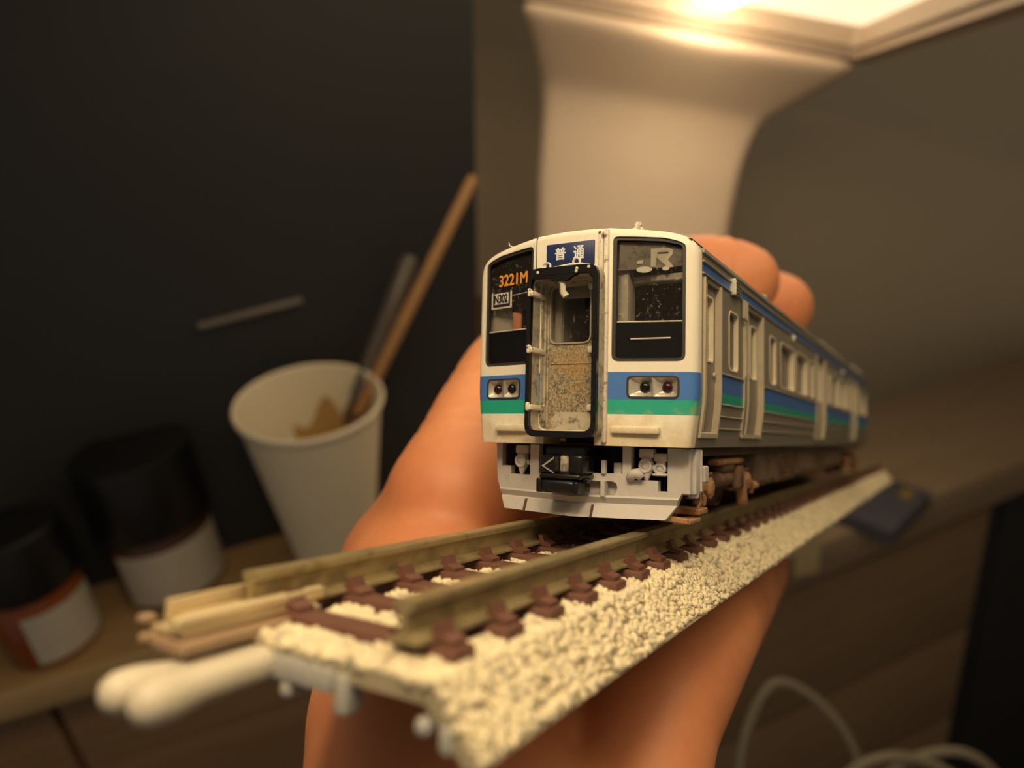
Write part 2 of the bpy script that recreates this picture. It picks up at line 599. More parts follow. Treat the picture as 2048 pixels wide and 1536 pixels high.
# broad stem: a sheet that flares into the head
rows = [((1040, -8), (1716, 118), 401), ((1056, 32), (1678, 146), 407), ((1068, 72), (1628, 172), 414), ((1080, 128), (1556, 212), 424), ((1084, 165), (1518, 242), 430),
        ((1083, 215), (1496, 290), 434), ((1080, 266), (1476, 340), 436), ((1073, 359), (1456, 430), 435), ((1070, 450), (1440, 520), 431),
        ((1075, 640), (1430, 700), 418), ((1082, 830), (1425, 880), 405), ((1085, 945), (1422, 985), 397)]
g = G()
NX = 12
pts = []
for (l_, r_, d_) in rows:
    for j in range(NX + 1):
        u_ = j / NX
        bow = 5.0 * (1 - (2 * u_ - 1) ** 2)
        q = lamp_inv @ P(l_[0] + (r_[0] - l_[0]) * u_, l_[1] + (r_[1] - l_[1]) * u_, d_ - bow * 0.3)
        pts.append((q.x * 1000, q.y * 1000, q.z * 1000))
fs = [(i * (NX + 1) + j, i * (NX + 1) + j + 1, (i + 1) * (NX + 1) + j + 1, (i + 1) * (NX + 1) + j) for i in range(len(rows) - 1) for j in range(NX)]
g.add(pts, fs)
st = g.build('lamp_stem', M['lampwhite'], lamp, angle=60)
md = st.modifiers.new('thick', 'SOLIDIFY')
md.thickness = 0.012
md.offset = -1
md2 = st.modifiers.new('smooth', 'SUBSURF')
md2.levels = md2.render_levels = 2
for px, py, d_ in ((1157, 40, 404), (1160, 98, 411), (1560, 135, 408), (1500, 178, 417)):
    q = lamp_inv @ P(px, py, d_)
    g = G()
    g.ball((q.x * 1000, q.y * 1000, q.z * 1000), 7.5, 1.8, 1.6, 16, 8)
    g.build('screw_cover', M['lampwhite'], lamp, angle=80)
bx = lamp_inv @ on_z(1250, 965, 0.73)
g = G()
g.lathe([(70, 0), (70, 6), (66, 9), (0.1, 10)], (bx.x * 1000, bx.y * 1000 + 8, bx.z * 1000 + 0.3), 'Z', 40)
g.build('lamp_foot', M['lampwhite'], lamp)
# ------------------------------------------------------------------ desk, cabinet and what stands on them
def wood(name, c1, c2, rough=0.55):
    m, nt, b, o = new_mat(name)
    tc = nt.nodes.new('ShaderNodeTexCoord')
    mp = nt.nodes.new('ShaderNodeMapping')
    mp.inputs['Scale'].default_value = (3.0, 60.0, 60.0)
    nt.links.new(tc.outputs['Object'], mp.inputs['Vector'])
    n = nt.nodes.new('ShaderNodeTexNoise')
    n.inputs['Scale'].default_value = 3.0
    n.inputs['Detail'].default_value = 6
    n.inputs['Distortion'].default_value = 0.6
    nt.links.new(mp.outputs[0], n.inputs['Vector'])
    r = ramp(nt, n.outputs['Fac'], [(0.3, lin(c1)), (0.7, lin(c2))])
    nt.links.new(r.outputs['Color'], b.inputs['Base Color'])
    b.inputs['Roughness'].default_value = rough
    return m


M['deskwood'] = wood('desk_oak', (134, 106, 68), (154, 124, 82))
M['edgewood'] = wood('desk_edge_oak', (160, 134, 92), (174, 146, 102))
M['drawerwood'] = wood('drawer_wood', (124, 96, 66), (142, 110, 76))
M['cup'] = pmat('paper_cup', (222, 210, 184), 0.6, 0, 0.03, 40)
M['black_lid'] = pmat('black_jar_lid', (20, 19, 18), 0.35, 0, 0.1, 60)
M['jar_label'] = pmat('jar_label', (172, 164, 150), 0.65, 0, 0.05, 120)
M['amber'] = pmat('amber_paint', (122, 60, 22), 0.2, 0, 0.15, 60)
M['brownpaint'] = pmat('brown_paint', (70, 46, 32), 0.2, 0, 0.15, 60)

desk = empty('desk', desk_map(EDGE0))
tag(desk, 'light oak desk with pale front edge and brown drawer front under it', 'desk')
g = G().rbox(-300, 335, 2.2, 420, -12, 0, 0.6, 2)
g.build('desk_top', M['deskwood'], desk)
g = G().rbox(-300, 335, 0, 2.4, -12.6, 0.3, 0.5, 2)
g.build('edge_strip', M['edgewood'], desk)
for k in range(2):
    x0 = -296 + k * 302
    g = G().rbox(x0, x0 + 299, 20, 38, -190, -15, 1.0, 2)
    dr = g.build('drawer', M['drawerwood'], desk)
    g = G().rbox(x0 + 110, x0 + 190, 14, 20.2, -160, -154, 1.0, 2)
    g.build('drawer_handle', M['trim'], dr)
g = G()
g.box(-296, 305, 42, 400, -728, -15)
g.build('carcass', M['drawerwood'], desk)


# paper cup
def cup_at():
    base = on_z(676, 1112, 0.73)
    return base


cb = cup_at()
cup = empty('paper_cup', Matrix.Translation(cb + Vector((0, 0, 0.0034))) @ Matrix.Rotation(math.radians(5), 4, 'Y') @ Matrix.Rotation(math.radians(6), 4, 'X'))
tag(cup, 'white paper cup on the desk, brown paint stain inside it', 'cup')
CH, RB, RT = 80.0, 17.5, 28.6
prof = [(0.1, 1.5), (RB - 1.2, 1.5), (RB - 0.6, 0), (RB, 0.2)]
for k in range(9):
    u_ = k / 8
    prof.append((RB + (RT - RB) * u_, 1 + (CH - 2) * u_))
prof += [(RT + 1.2, CH - 1), (RT + 1.5, CH + 0.4), (RT + 0.9, CH + 1.5), (RT - 0.2, CH + 1.0)]
for k in range(9):
    u_ = 1 - k / 8
    prof.append((RB + (RT - RB) * u_ - 0.6, 2.5 + (CH - 4) * u_))
prof.append((0.1, 2.6))
G().lathe(prof, (0, 0, 0), 'Z', 56).build('cup_wall', M['cup'], cup, angle=40)
# dried paint on the inner wall
M['stain'] = pmat('dried_ochre_paint', (176, 140, 82), 0.6, 0, 0.12, 120)
g = G()
top = lambda a_: 62 - 17 * abs(math.sin(1.15 * a_ * 1.6)) * 0.0 + 5 * math.cos(9.0 * a_ - 0.5) - 22 * a_ * a_
NA = 26
vv, ff = [], []
A0 = math.radians(86)
for i in range(NA + 1):
    a_ = -0.7 + 1.4 * i / NA
    for k in range(7):
        h_ = 16 + (max(20, top(a_)) - 16) * k / 6
        r_ = RB + (RT - RB) * (h_ - 1) / (CH - 2) - 0.95
        vv.append((r_ * math.cos(A0 + a_), r_ * math.sin(A0 + a_), h_))
for i in range(NA):
    for k in range(6):
        q = i * 7 + k
        ff.append((q, q + 1, q + 8, q + 7))
G().add(vv, ff).build('paint_stain', M['stain'], cup, angle=80)
G().lathe([(0.1, 0), (RB + 1.2, 0)], (0, 0, 16), 'Z', 40).build('paint_water', M['stain'], cup)


def stick(name, label, cat, p_top, p_bot, r0, r1, mat, tip):
    mid = (p_top + p_bot) / 2
    d = (p_top - p_bot)
    L_ = d.length * 1000
    q = d.to_track_quat('Z', 'Y')
    o = empty(name, Matrix.Translation(p_bot) @ q.to_matrix().to_4x4())
    tag(o, label, cat)
    G().lathe([(r0 * 0.6, 0), (r0, 1.5), (r0, L_ * 0.5), (r1, L_ - 2), (r1 * 0.7, L_)], (0, 0, 0), 'Z', 20).build('handle', mat, o)
    G().lathe([(0.2, -16), (r0 * 0.9, -8), (r0 * 0.75, 0), (r0 * 0.6, 2)], (0, 0, 0), 'Z', 16).build('bristles', tip, o)
    return o


M['stickwood'] = wood('brush_handle_wood', (172, 128, 80), (186, 142, 92), 0.45)
M['greyrod'] = pmat('smoky_brush_handle', (92, 84, 76), 0.3, 0, 0.1, 40)
M['bristle'] = pmat('brown_bristles', (88, 60, 40), 0.7, 0, 0.15, 400)
stick('paint_brush', 'wooden paint brush standing in the paper cup', 'brush', P(948, 352, 300), P(716, 830, 322), 2.5, 2.2, M['stickwood'], M['bristle'])
stick('paint_brush', 'short smoky grey paint brush beside the wooden one in the cup', 'brush', P(822, 512, 318), P(715, 800, 326), 4.2, 3.6, M['greyrod'], M['bristle'])


def jar(label, px, py, r, hb, hl, rl, paint, back):
    b_ = on_z(px, py, 0.73) + E2 * 0.0
    o = empty('paint_jar', Matrix.Translation(b_) @ Matrix.Rotation(back, 4, 'Z'))
    tag(o, label, 'jar')
    G().lathe([(r * 0.8, 0), (r * 0.95, 0.6), (r, 2.5), (r, hb - 4), (r * 0.93, hb - 1), (r * 0.8, hb)], (0, 0, 0), 'Z', 40).build('glass_body', paint, o)
    # wrap-around label with an open gap
    g_ = G()
    n_ = 30
    for z0_, z1_ in ((3.5, hb - 7),):
        vs_, fs_ = [], []
        for i_ in range(n_ + 1):
            a__ = math.radians(-6 + 168 * i_ / n_)
            vs_ += [((r + 0.25) * math.sin(a__), -(r + 0.25) * math.cos(a__), z0_), ((r + 0.25) * math.sin(a__), -(r + 0.25) * math.cos(a__), z1_)]
        fs_ = [(2 * i_, 2 * i_ + 2, 2 * i_ + 3, 2 * i_ + 1) for i_ in range(n_)]
        g_.add(vs_, fs_)
    g_.build('label', M['jar_label'], o, angle=80)
    lp_ = [(0.1, hb + hl), (rl * 0.93, hb + hl), (rl, hb + hl - 1), (rl, hb + 0.5), (rl * 0.98, hb - 0.6), (rl * 0.8, hb - 0.6)]
    n2 = 48
    G().lathe(lp_, (0, 0, 0), 'Z', n2).build('screw_lid', M['black_lid'], o)
    return o


jar('small amber paint jar with white label and black lid near the desk edge', 118, 1283, 17.2, 33, 25, 18.4, M['amber'], math.radians(15))
jar('larger paint jar with pale label and wide black lid between amber jar and cup', 356, 1160, 21.5, 36, 34, 23.5, M['brownpaint'], math.radians(-25))
jar('dark paint jar with black lid at the foot of the black board', 120, 1045, 20.0, 36, 30, 22.0, M['brownpaint'], math.radians(150))

# lower cabinet on the right
CP = P(1860, 1000, 470)
CE1 = Vector((0.94, 0.342, 0)).normalized()
CE2 = Vector((-CE1.y, CE1.x, 0))
cab = empty('drawer_cabinet', desk_map(CP, CE1, CE2))
cab_inv = cab.matrix_world.inverted()
tag(cab, 'brown wooden drawer cabinet in shadow under the far end of the track', 'cabinet')
CN = -CE2


def cab_px(px, py, off=0.0):
    q = cab_inv @ on_plane(px, py, CP + CE2 * off, CN)
    return q.x * 1000, q.z * 1000


M['cabtop'] = wood('cabinet_top_wood', (146, 124, 100), (160, 138, 112))
M['cabwood'] = wood('cabinet_drawer_wood', (142, 116, 88), (160, 132, 100))
xl = -210
xr = cab_px(1955, 1168, 0.012)[0]
G().rbox(xl, xr + 262, 3, 110, -26, 0, 1.0, 2).build('cabinet_top', M['cabtop'], cab)
G().rbox(xl, xr + 262, 0, 3.2, -26.5, 0.4, 0.8, 2).build('edge_strip', M['cabtop'], cab)
zs = [-40, cab_px(1700, 1368, 0.012)[1], cab_px(1700, 1368, 0.012)[1] - 95, cab_px(1700, 1368, 0.012)[1] - 190]
for k in range(3):
    G().rbox(xl, xr, 12, 30, zs[k + 1] + 1.8, zs[k] - 1.8, 1.0, 2).build('drawer', M['cabwood'], cab)
G().box(xl, xr, 31, 108, -650, -27).build('carcass', M['drawerwood'], cab)

tq = [on_z(px, py, CP.z) for px, py in ((1655, 1040), (1775, 1090), (1850, 1010), (1735, 965))]
M['bluebox'] = pmat('slate_blue_card', (84, 82, 92), 0.6, 0, 0.08, 40)
M['beige'] = pmat('beige_card', (190, 168, 128), 0.7, 0, 0.05, 40)
bc = sum(tq, Vector()) / 4
bo = empty('blue_box', Matrix.Translation(bc) @ Matrix.Rotation(math.radians(38), 4, 'Z'))
tag(bo, 'flat slate blue box with yellow tab on the drawer cabinet', 'box')
G().rbox(-26, 26, -21, 21, 0, 10, 1, 2).build('box_body', M['bluebox'], bo)
G().rbox(10, 20, -14, -7, 9.8, 10.5, 0.3, 1).build('tab', pmat('yellow_tab', (150, 128, 60), 0.6), bo)
kq = on_z(1612, 1150, CP.z)
co = empty('beige_card', Matrix.Translation(kq) @ Matrix.Rotation(math.radians(24), 4, 'Z') @ Matrix.Rotation(math.radians(-10), 4, 'X') @ Matrix.Rotation(math.radians(14), 4, 'Y'))
tag(co, 'small beige card leaning on edge in front of the blue box', 'card')
G().rbox(-9, 9, -0.6, 0.6, 0, 42, 0.4, 1).build('card_sheet', M['beige'], co)

# black case at the right end of the cabinet
kb = empty('black_case', desk_map(CP + CE1 * (xr + 2) * 0.001, CE1, CE2))
tag(kb, 'tall black case standing against the end of the drawer cabinet', 'case')
kz = -CP.z * 1000
G().rbox(0, 258, 12, 108, kz, -28, 3, 2).build('case_body', M['blackwall'], kb)
G().rbox(8, 250, 9, 12.6, kz + 8, -36, 1.5, 2).build('case_door', M['blackwall'], kb)

# coiled white cable, bottom right
M['cable'] = pmat('white_cable', (150, 140, 118), 0.55, 0, 0.04, 100)


def coil():
    key = [(1500, 1700, 330), (1478, 1560, 331), (1497, 1450, 332), (1545, 1368, 335), (1612, 1385, 338), (1680, 1450, 340), (1718, 1530, 341), (1722, 1600, 340), (1690, 1680, 336),
           (1660, 1620, 330), (1700, 1545, 328), (1775, 1513, 327), (1855, 1525, 328), (1930, 1570, 330), (1960, 1640, 332), (1900, 1700, 334), (1800, 1680, 334),
           (1745, 1600, 332), (1800, 1530, 331), (1890, 1502, 331), (1960, 1520, 332), (2010, 1580, 334), (2040, 1680, 336)]
    pts_ = [P(*k) for k in key]
    out_ = []
    n_ = len(pts_)
    for i in range(n_ - 1):
        p0, p1, p2, p3 = pts_[max(i - 1, 0)], pts_[i], pts_[i + 1], pts_[min(i + 2, n_ - 1)]
        for k in range(8):
            u_ = k / 8
            out_.append(0.5 * ((2 * p1) + (p2 - p0) * u_ + (2 * p0 - 5 * p1 + 4 * p2 - p3) * u_ ** 2 + (3 * p1 - p0 - 3 * p2 + p3) * u_ ** 3))
    return out_


g = G()
g.tube([p * 1000 for p in coil()], 2.1, 10)
cb_ = g.build('cable', M['cable'], None, angle=80)
tag(cb_, 'coiled white cable hanging in loops before the drawer cabinet', 'cable')
# ------------------------------------------------------------------ the track
T_ROT = Matrix(((0.857608, 0.487826, 0.162894), (-0.50298, 0.729444, 0.463598), (0.107334, -0.479518, 0.870943)))
track = empty('track_section', Matrix.Translation((0.002978, 0.050316, 0.900149)) @ T_ROT.to_4x4())
tag(track, 'straight model railway track on cream ballast, held on the palm', 'model track')
Y0, Y1 = -28.6, 249.0
ZT = -3.2
# roadbed: open-bottomed moulded shell
prof = [(-10.1, -6.2), (-7.7, ZT), (7.7, ZT), (10.1, -6.2), (9.3, -6.2), (7.2, ZT - 0.8), (-7.2, ZT - 0.8), (-9.3, -6.2)]
g = G()
g.loft([[(x, y, z) for x, z in prof] for y in (Y0, Y0 + 60, Y0 + 140, Y1)])
g.box(-7.3, 7.3, -20, 245, -6.0, -4.6)
g.box(-4.0, 4.0, Y0 + 1.5, Y1 - 1, ZT - .3, ZT + .3)
g.box(6.0, 7.5, Y0 + 1.5, Y1 - 1, ZT - .3, ZT + .08)
g.build('roadbed', M['roadbed'], track)
# pale end face with its tabs
g = G()
g.rbox(-7.0, 2.0, Y0 - 0.3, Y0 + 1.5, -4.7, ZT - 0.2, 0.3, 2)
g.build('end_plate', M['tab'], track)
for x, z0, z1, w_ in ((2.4, -5.6, -3.6, 0.45), (7.1, -5.4, -4.6, 0.4), (-1.2, -5.5, -4.6, 0.4)):
    G().rbox(x - w_, x + w_, Y0 - 0.2, Y0 + 1.2, z0, z1, 0.3, 3).build('tab', M['tab'], track)
G().rbox(8.0, 8.8, Y0 - 0.2, Y0 + 1.4, -5.9, -4.6, 0.3, 2).build('tab', M['tab'], track)

# ballast stones: nobody could count them
def stones():
    ico = bmesh.new()
    bmesh.ops.create_icosphere(ico, subdivisions=1, radius=1.0)
    bv = np.array([v.co[:] for v in ico.verts])
    bf = np.array([[v.index for v in f.verts] for f in ico.faces])
    ico.free()
    P_, R_ = [], []

    def scatter(n, x0, z0, x1, z1, ya, yb, r):
        t = rng.random(n)
        P_.append(np.stack([x0 + (x1 - x0) * t, ya + (yb - ya) * rng.random(n), z0 + (z1 - z0) * t], 1))
        R_.append(r * (0.7 + 0.6 * rng.random(n)))
    for ya, yb, k, r in ((Y0 + .1, 20, 1.0, 0.265), (20, 80, 0.8, 0.285), (80, Y1, 0.5, 0.34)):
        L = yb - ya
        scatter(int(36 * L * k), 7.6, ZT + .15, 10.0, -6.0, ya, yb, r)
        scatter(int(14 * L * k), -7.6, ZT, -10.0, -6.0, ya, yb, r)
        scatter(int(26 * L * k), 5.9, ZT + .38, 7.7, ZT + .12, ya, yb, r)
        scatter(int(62 * L * k), -4.1, ZT + .42, 4.1, ZT + .42, ya, yb, r)
        scatter(int(8 * L * k), -7.7, ZT, -5.9, ZT, ya, yb, r)
    scatter(420, -7.5, ZT + .15, 7.6, ZT + .15, Y0 + .05, Y0 + 1.8, 0.34)
    c = np.concatenate(P_)
    r = np.concatenate(R_)
    n = len(c)
    q = rng.normal(size=(n, 4))
    q /= np.linalg.norm(q, axis=1)[:, None]
    w, x, y, z = q.T
    Rm = np.stack([1 - 2 * (y * y + z * z), 2 * (x * y - w * z), 2 * (x * z + w * y), 2 * (x * y + w * z), 1 - 2 * (x * x + z * z), 2 * (y * z - w * x), 2 * (x * z - w * y), 2 * (y * z + w * x), 1 - 2 * (x * x + y * y)], 1).reshape(n, 3, 3)
    s = np.stack([1.0 + .3 * rng.random(n), .8 + .2 * rng.random(n), .65 + .25 * rng.random(n)], 1)
    loc = bv[None] * s[:, None, :] * (1 + .18 * rng.normal(size=(n, 12, 1)))
    V = (np.einsum('nij,nkj->nki', Rm, loc) * r[:, None, None] + c[:, None, :]) * 0.001
    Fc = (bf[None] + (np.arange(n) * 12)[:, None, None]).reshape(-1, 3)
    me = bpy.data.meshes.new('ballast')
    me.vertices.add(n * 12)
    me.vertices.foreach_set('co', V.reshape(-1))
    me.loops.add(len(Fc) * 3)
    me.loops.foreach_set('vertex_index', Fc.reshape(-1).astype(np.int32))
    me.polygons.add(len(Fc))
    me.polygons.foreach_set('loop_start', np.arange(0, len(Fc) * 3, 3, dtype=np.int32))
    me.polygons.foreach_set('use_smooth', np.ones(len(Fc), dtype=bool))
    me.update()
    me.validate()
    me.materials.append(M['ballast'])
    o = bpy.data.objects.new('ballast', me)
    COL.objects.link(o)
    o.parent = track
    o['kind'] = 'stuff'


stones()
# ties with their rail chairs, one by one
tg = G()
tg.rbox(-7.25, 7.25, -1.0, 1.0, ZT - 0.4, -2.2, 0.18, 2, lambda x, y, z: (x, y * (0.92 + 0.05 * math.sin(x * 2.1)), z + 0.06 * math.sin(x * 1.7)))
for rx in (-5, 5):
    for sd in (-1, 1):
        q = lambda u, v, w_: (rx + sd * u, w_, v)
        tg.plate([(0.5, -2.0), (1.9, -2.3), (1.9, -1.95), (1.25, -1.75), (1.0, -1.2), (0.62, -1.25), (0.75, -1.6)], [], q, -0.62, 0.62)
tie0 = None
k = 0
y = -25.6
while y < Y1 - 1:
    if tie0 is None:
        t = tie0 = tg.build('tie', M['tie'], track, angle=30)
    else:
        t = tie0.copy()
        COL.objects.link(t)
    t.location = (0, y * 0.001, 0)
    y += 4.93
# rails
rp = [(-.5, 0), (.5, 0), (.55, -.12), (.52, -.42), (.2, -.58), (.17, -1.62), (.9, -1.86), (.92, -2.03), (-.92, -2.03), (-.9, -1.86), (-.17, -1.62), (-.2, -.58), (-.52, -.42), (-.55, -.12)]
for rx, ya in ((-5.0, -27.9), (5.0, -27.6)):
    g = G()
    g.loft([[(rx + x, y_, z) for x, z in rp] for y_ in (ya, ya + 20, 60, 150, Y1)])
    g.build('rail', M['rail'], track, angle=25)
M['holder'] = pmat('clear_brown_holder', (150, 124, 96), 0.3, 0, 0.1, 300)
# metal joiner on the end of the far rail
g = G()
g.rbox(-6.2, -5.9, -32.0, -24.0, -1.9, -0.85, 0.1, 2)
g.rbox(-6.3, -3.9, -32.6, -24.0, -2.25, -1.95, 0.1, 2)
g.rbox(-4.5, -3.85, -33.0, -23.4, -1.95, -1.25, 0.22, 3)
g.rbox(-5.5, -4.6, -31.8, -28.2, -1.95, -1.45, 0.15, 2)
g.build('rail_joiner', M['joiner'], track)
g = G()
g.rbox(-7.0, -6.3, -33.0, -32.2, -2.0, -1.5, 0.2, 3)
g.rbox(-6.2, -5.7, -33.4, -32.4, -2.7, -2.2, 0.2, 3)
g.rbox(-6.0, -3.2, -33.0, -26.0, -2.95, -2.35, 0.2, 2)
g.build('joiner_holder', M['holder'], track)
# white snap-together prongs below it
g = G()
for xa, xb, ra, rb in ((-3.9, -4.6, .95, 1.0), (-2.6, -2.5, .95, 1.05)):
    pp = [(xa, -26.0, -4.0), (xa * .96 + xb * .04, -28.5, -4.05), (xa * .7 + xb * .3, -30.5, -4.1), (xa * .4 + xb * .6, -32.6, -4.1), (xb, -34.3, -4.15), (xb, -35.2, -4.15), (xb, -35.7, -4.15), (xb, -35.95, -4.15)]
    g.tube(pp, [ra * .85, ra * .85, ra * .82, ra * .85, rb * .98, rb * .95, rb * .7, rb * .2], 16)
g.rbox(-4.6, -1.8, -33.6, -26.0, -4.7, -3.3, 0.6, 3)
g.build('snap_connector', M['prong'], track, angle=60)
# ------------------------------------------------------------------ the model train (millimetres in its own frame: x right, y to the rear, z up from the rail top)
R_TRAIN = Matrix(((0.860989, 0.487826, 0.143956), (-0.492642, 0.729444, 0.474569), (0.1265, -0.479518, 0.868367)))
train = empty('model_train', Matrix.Translation((0.003043, 0.050501, 0.900495)) @ R_TRAIN.to_4x4())
tag(train, 'white and steel model commuter train with blue and green bands on the track', 'model train')
HC, HW_, SW = 3.295, 10.14, 0.2636
YE = 149.0


def yf(x):
    return max(0.0, abs(x) - HC) * SW


def on_front(u, v, w):
    return (u, yf(u) + w, v)


# --- front mask
half = [(2.3, 7.4), (2.3, 6.5), (3.295, 6.5), (9.62, 6.5), (9.8, 8), (10.0, 9.5), (10.14, 11), (10.14, 21.5), (10.08, 22.1), (9.9, 22.6), (9.55, 23.05), (9.0, 23.38), (8.3, 23.62), (7.4, 23.82), (6.3, 23.98), (5.0, 24.14), (3.295, 24.3), (1.6, 24.41)]
full = half + [(0, 24.45)] + [(-x, z) for x, z in reversed(half)]
nrm = []
for i in range(len(full)):
    p0, p2 = Vector(full[i - 1]), Vector(full[(i + 1) % len(full)])
    t_ = (p2 - p0)
    n_ = Vector((-t_.y, t_.x)).normalized()
    x, z = full[i]
    if z < 7.6:
        n_ = Vector((-1 if x > 9 else (1 if x < -9 else 0), 0))
    elif abs(x) > 10.1 and z < 22:
        n_ = Vector((-1 if x > 0 else 1, 0))
    nrm.append(n_)
RB_ = 0.6
rings = []
for k in range(6):
    a_ = math.pi / 2 * k / 5
    ins, dep = RB_ * (1 - math.sin(a_)), RB_ * (1 - math.cos(a_))
    rings.append([(x + n.x * ins, yf(x + n.x * ins) + dep, z + n.y * ins) for (x, z), n in zip(full, nrm)])
rings.append([(x, 3.0, z) for x, z in full])
face = [(x + n.x * RB_, z + n.y * RB_) for (x, z), n in zip(full, nrm)]
iR = [i for i, p in enumerate(full) if p[0] >= HC - 1e-6]
iL = [i for i, p in enumerate(full) if p[0] <= -HC + 1e-6]
iC = [i for i, p in enumerate(full) if abs(p[0]) <= HC + 1e-6]
winR = arcpoly([(3.62, 13.25), (9.27, 13.25), (9.27, 22.75), (7.6, 23.18), (5.6, 23.36), (3.66, 23.48)], [.6, .6, .7, 1, 1, .45])
hlR = rect(4.86, 8.86, 10.3, 12.12, 0.45)
mirror = lambda lp_: [(-x, z) for x, z in reversed(lp_)]
g = G()
g.loft(rings, False, False)
g.plate([face[i] for i in iR], [winR, hlR], on_front, 0, None)
g.plate([face[i] for i in iL], [mirror(winR), mirror(hlR)], on_front, 0, None)
gate = rect(-2.75, 2.75, 7.7, 20.5, 0.7)
g.plate([face[i] for i in iC], [gate], on_front, 0, None)
# reveals of the openings
for lp_ in (winR, mirror(winR), hlR, mirror(hlR)):
    n_ = len(lp_)
    g.add([on_front(u, v, 0) for u, v in lp_] + [on_front(u, v, 0.5) for u, v in lp_], [(i, (i + 1) % n_, n_ + (i + 1) % n_, n_ + i) for i in range(n_)])
mask = g.build('front_mask', M['front'], train, angle=40)
# seams and the weathered moulding beside the gangway
g = G()
g.rbox(-3.33, -3.25, -0.04, 0.2, 20.9, 24.2, 0.03, 1)
g.build('panel_seam', M['gasket'], train)
g = G()
g.rbox(2.45, 2.95, -0.25, 0.2, 20.6, 24.0, 0.15, 2)
g.rbox(3.0, 3.4, -0.3, 0.2, 6.7, 24.1, 0.14, 2)
g.build('corner_moulding', M['rusty_white'], train)


# --- front windows
def cab_window(s):
    mp = (lambda lp_: lp_) if s > 0 else mirror
    o_, i_ = winR, inset(winR, 0.28)
    g = G()
    g.ring(mp(o_), mp(i_), on_front, 0.12, 0.6)
    fr_ = g.build('front_window', M['gasket'], train)
    if s > 0:
        fr_['label'] = 'windscreen with hazy band and part of a letter logo'
    else:
        fr_['label'] = 'windscreen with orange train number and white number plate'
    g = G()
    g.plate(mp(i_), [], on_front, 0.42, 0.5)
    g.build('window_glass', M['glass'], fr_)
    # opaque lower blind
    zb = 16.45 if s > 0 else 16.35
    low = [(3.92, 13.55), (8.99, 13.55), (8.99, zb), (3.92, zb)]
    g = G()
    g.plate(arcpoly(low if s > 0 else [(-x, z) for x, z in reversed(low)], [.4, .4, 0, 0] if s > 0 else [0, 0, .4, .4]), [], on_front, 0.34, 0.4)
    g.build('lower_blind', M['blackpanel'], fr_)
    g = G()
    g.box(min(s * 3.75, s * 9.1), max(s * 3.75, s * 9.1), 0, 0.01, 0, 0.01)
    g = G().rbox(3.95, 8.98, 0.26, 0.38, zb - .02, zb + .1, 0.03, 1, lambda x, y, z: (s * x, yf(x) + y, z))
    g.build('window_bar', M['cabgrey'], fr_)
    if s > 0:
        g = G().rbox(5.0, 8.1, 0.2, 0.36, 14.92, 15.06, 0.05, 1, lambda x, y, z: (x, yf(x) + y, z + 0.02 * x))
        g.build('wiper', M['cabgrey'], fr_)
        band = [(4.0, 20.75), (9.0, 20.95), (9.0, 22.3), (7.6, 22.85), (5.6, 23.02), (4.0, 23.1)]
        G().plate(arcpoly(band, [.1, .1, .5, .5, .5, .2]), [], on_front, 0.56, 0.62).build('hazy_band', M['hazeband'], fr_)
        # the part of the letters that shows
        for pts_ in ([(6.45, 20.95), (6.86, 20.95), (6.86, 21.72), (7.75, 20.85), (8.2, 20.9), (7.75, 21.5), (8.1, 21.9), (8.15, 22.3), (7.8, 22.48), (6.45, 22.45)],
                     [(5.4, 21.2), (5.85, 21.25), (5.85, 21.55), (5.4, 21.5)]):
            G().plate(pts_, [], on_front, 0.50, 0.545).build('logo_letter', M['logo'], fr_)
        for cx_, cz_, rx_, rz_ in ((5.95, 20.75, 0.62, 0.25), (7.6, 20.78, 0.28, 0.16)):
            G().plate([(cx_ + rx_ * math.cos(a_), cz_ + rz_ * math.sin(a_)) for a_ in (2 * math.pi * j / 16 for j in range(16))], [], on_front, 0.48, 0.53).build('glue_spot', M['plate'], fr_)
        G().plate([(6.95, 22.0), (7.8, 22.02), (7.8, 22.14), (6.95, 22.12)], [], on_front, 0.46, 0.49).build('smudge', M['gasket'], fr_)
    else:
        up = [(-3.95, 18.1), (-3.95, 23.1), (-5.6, 23.02), (-7.6, 22.85), (-8.95, 22.4), (-8.95, 21.3), (-8.6, 20.25), (-8.6, 19.8), (-6.4, 19.8), (-6.4, 18.1)]
        G().plate(arcpoly(up, [0, .2, .5, .5, .5, .3, 0, 0, 0, 0]), [], on_front, 0.52, 0.58).build('upper_blind', M['blackpanel'], fr_)
        G().rbox(3.95, 6.35, 0.44, 0.52, 19.62, 19.72, 0.03, 1, lambda x, y, z: (-x, yf(x) + y, z - 0.05 * (x - 4))).build('blind_edge', M['cabgrey'], fr_)
        text_piece('train_number', '3221M', (-7.95, -4.6, 20.5, 21.5), on_front, M['orange'], fr_, 0.40, 0.0, 0.035)
        G().rbox(6.35, 8.85, 0.3, 0.42, 18.45, 20.0, 0.05, 1, lambda x, y, z: (-x, yf(x) + y, z)).build('plate_holder', M['cabgrey'], fr_)
        pb_ = G().rbox(6.5, 8.6, 0.22, 0.34, 18.65, 20.0, 0.05, 1, lambda x, y, z: (-x, yf(x) + y, z)).build('plate_border', M['ink'], fr_)
        G().rbox(6.68, 8.42, 0.18, 0.26, 18.85, 19.85, 0.04, 1, lambda x, y, z: (-x, yf(x) + y, z)).build('number_plate', M['plate'], fr_)
        text_piece('plate_number', 'N302', (-8.34, -6.76, 18.98, 19.72), on_front, M['ink'], fr_, 0.15, 0.0, 0.04)
    return fr_


cab_window(1)
cab_window(-1)
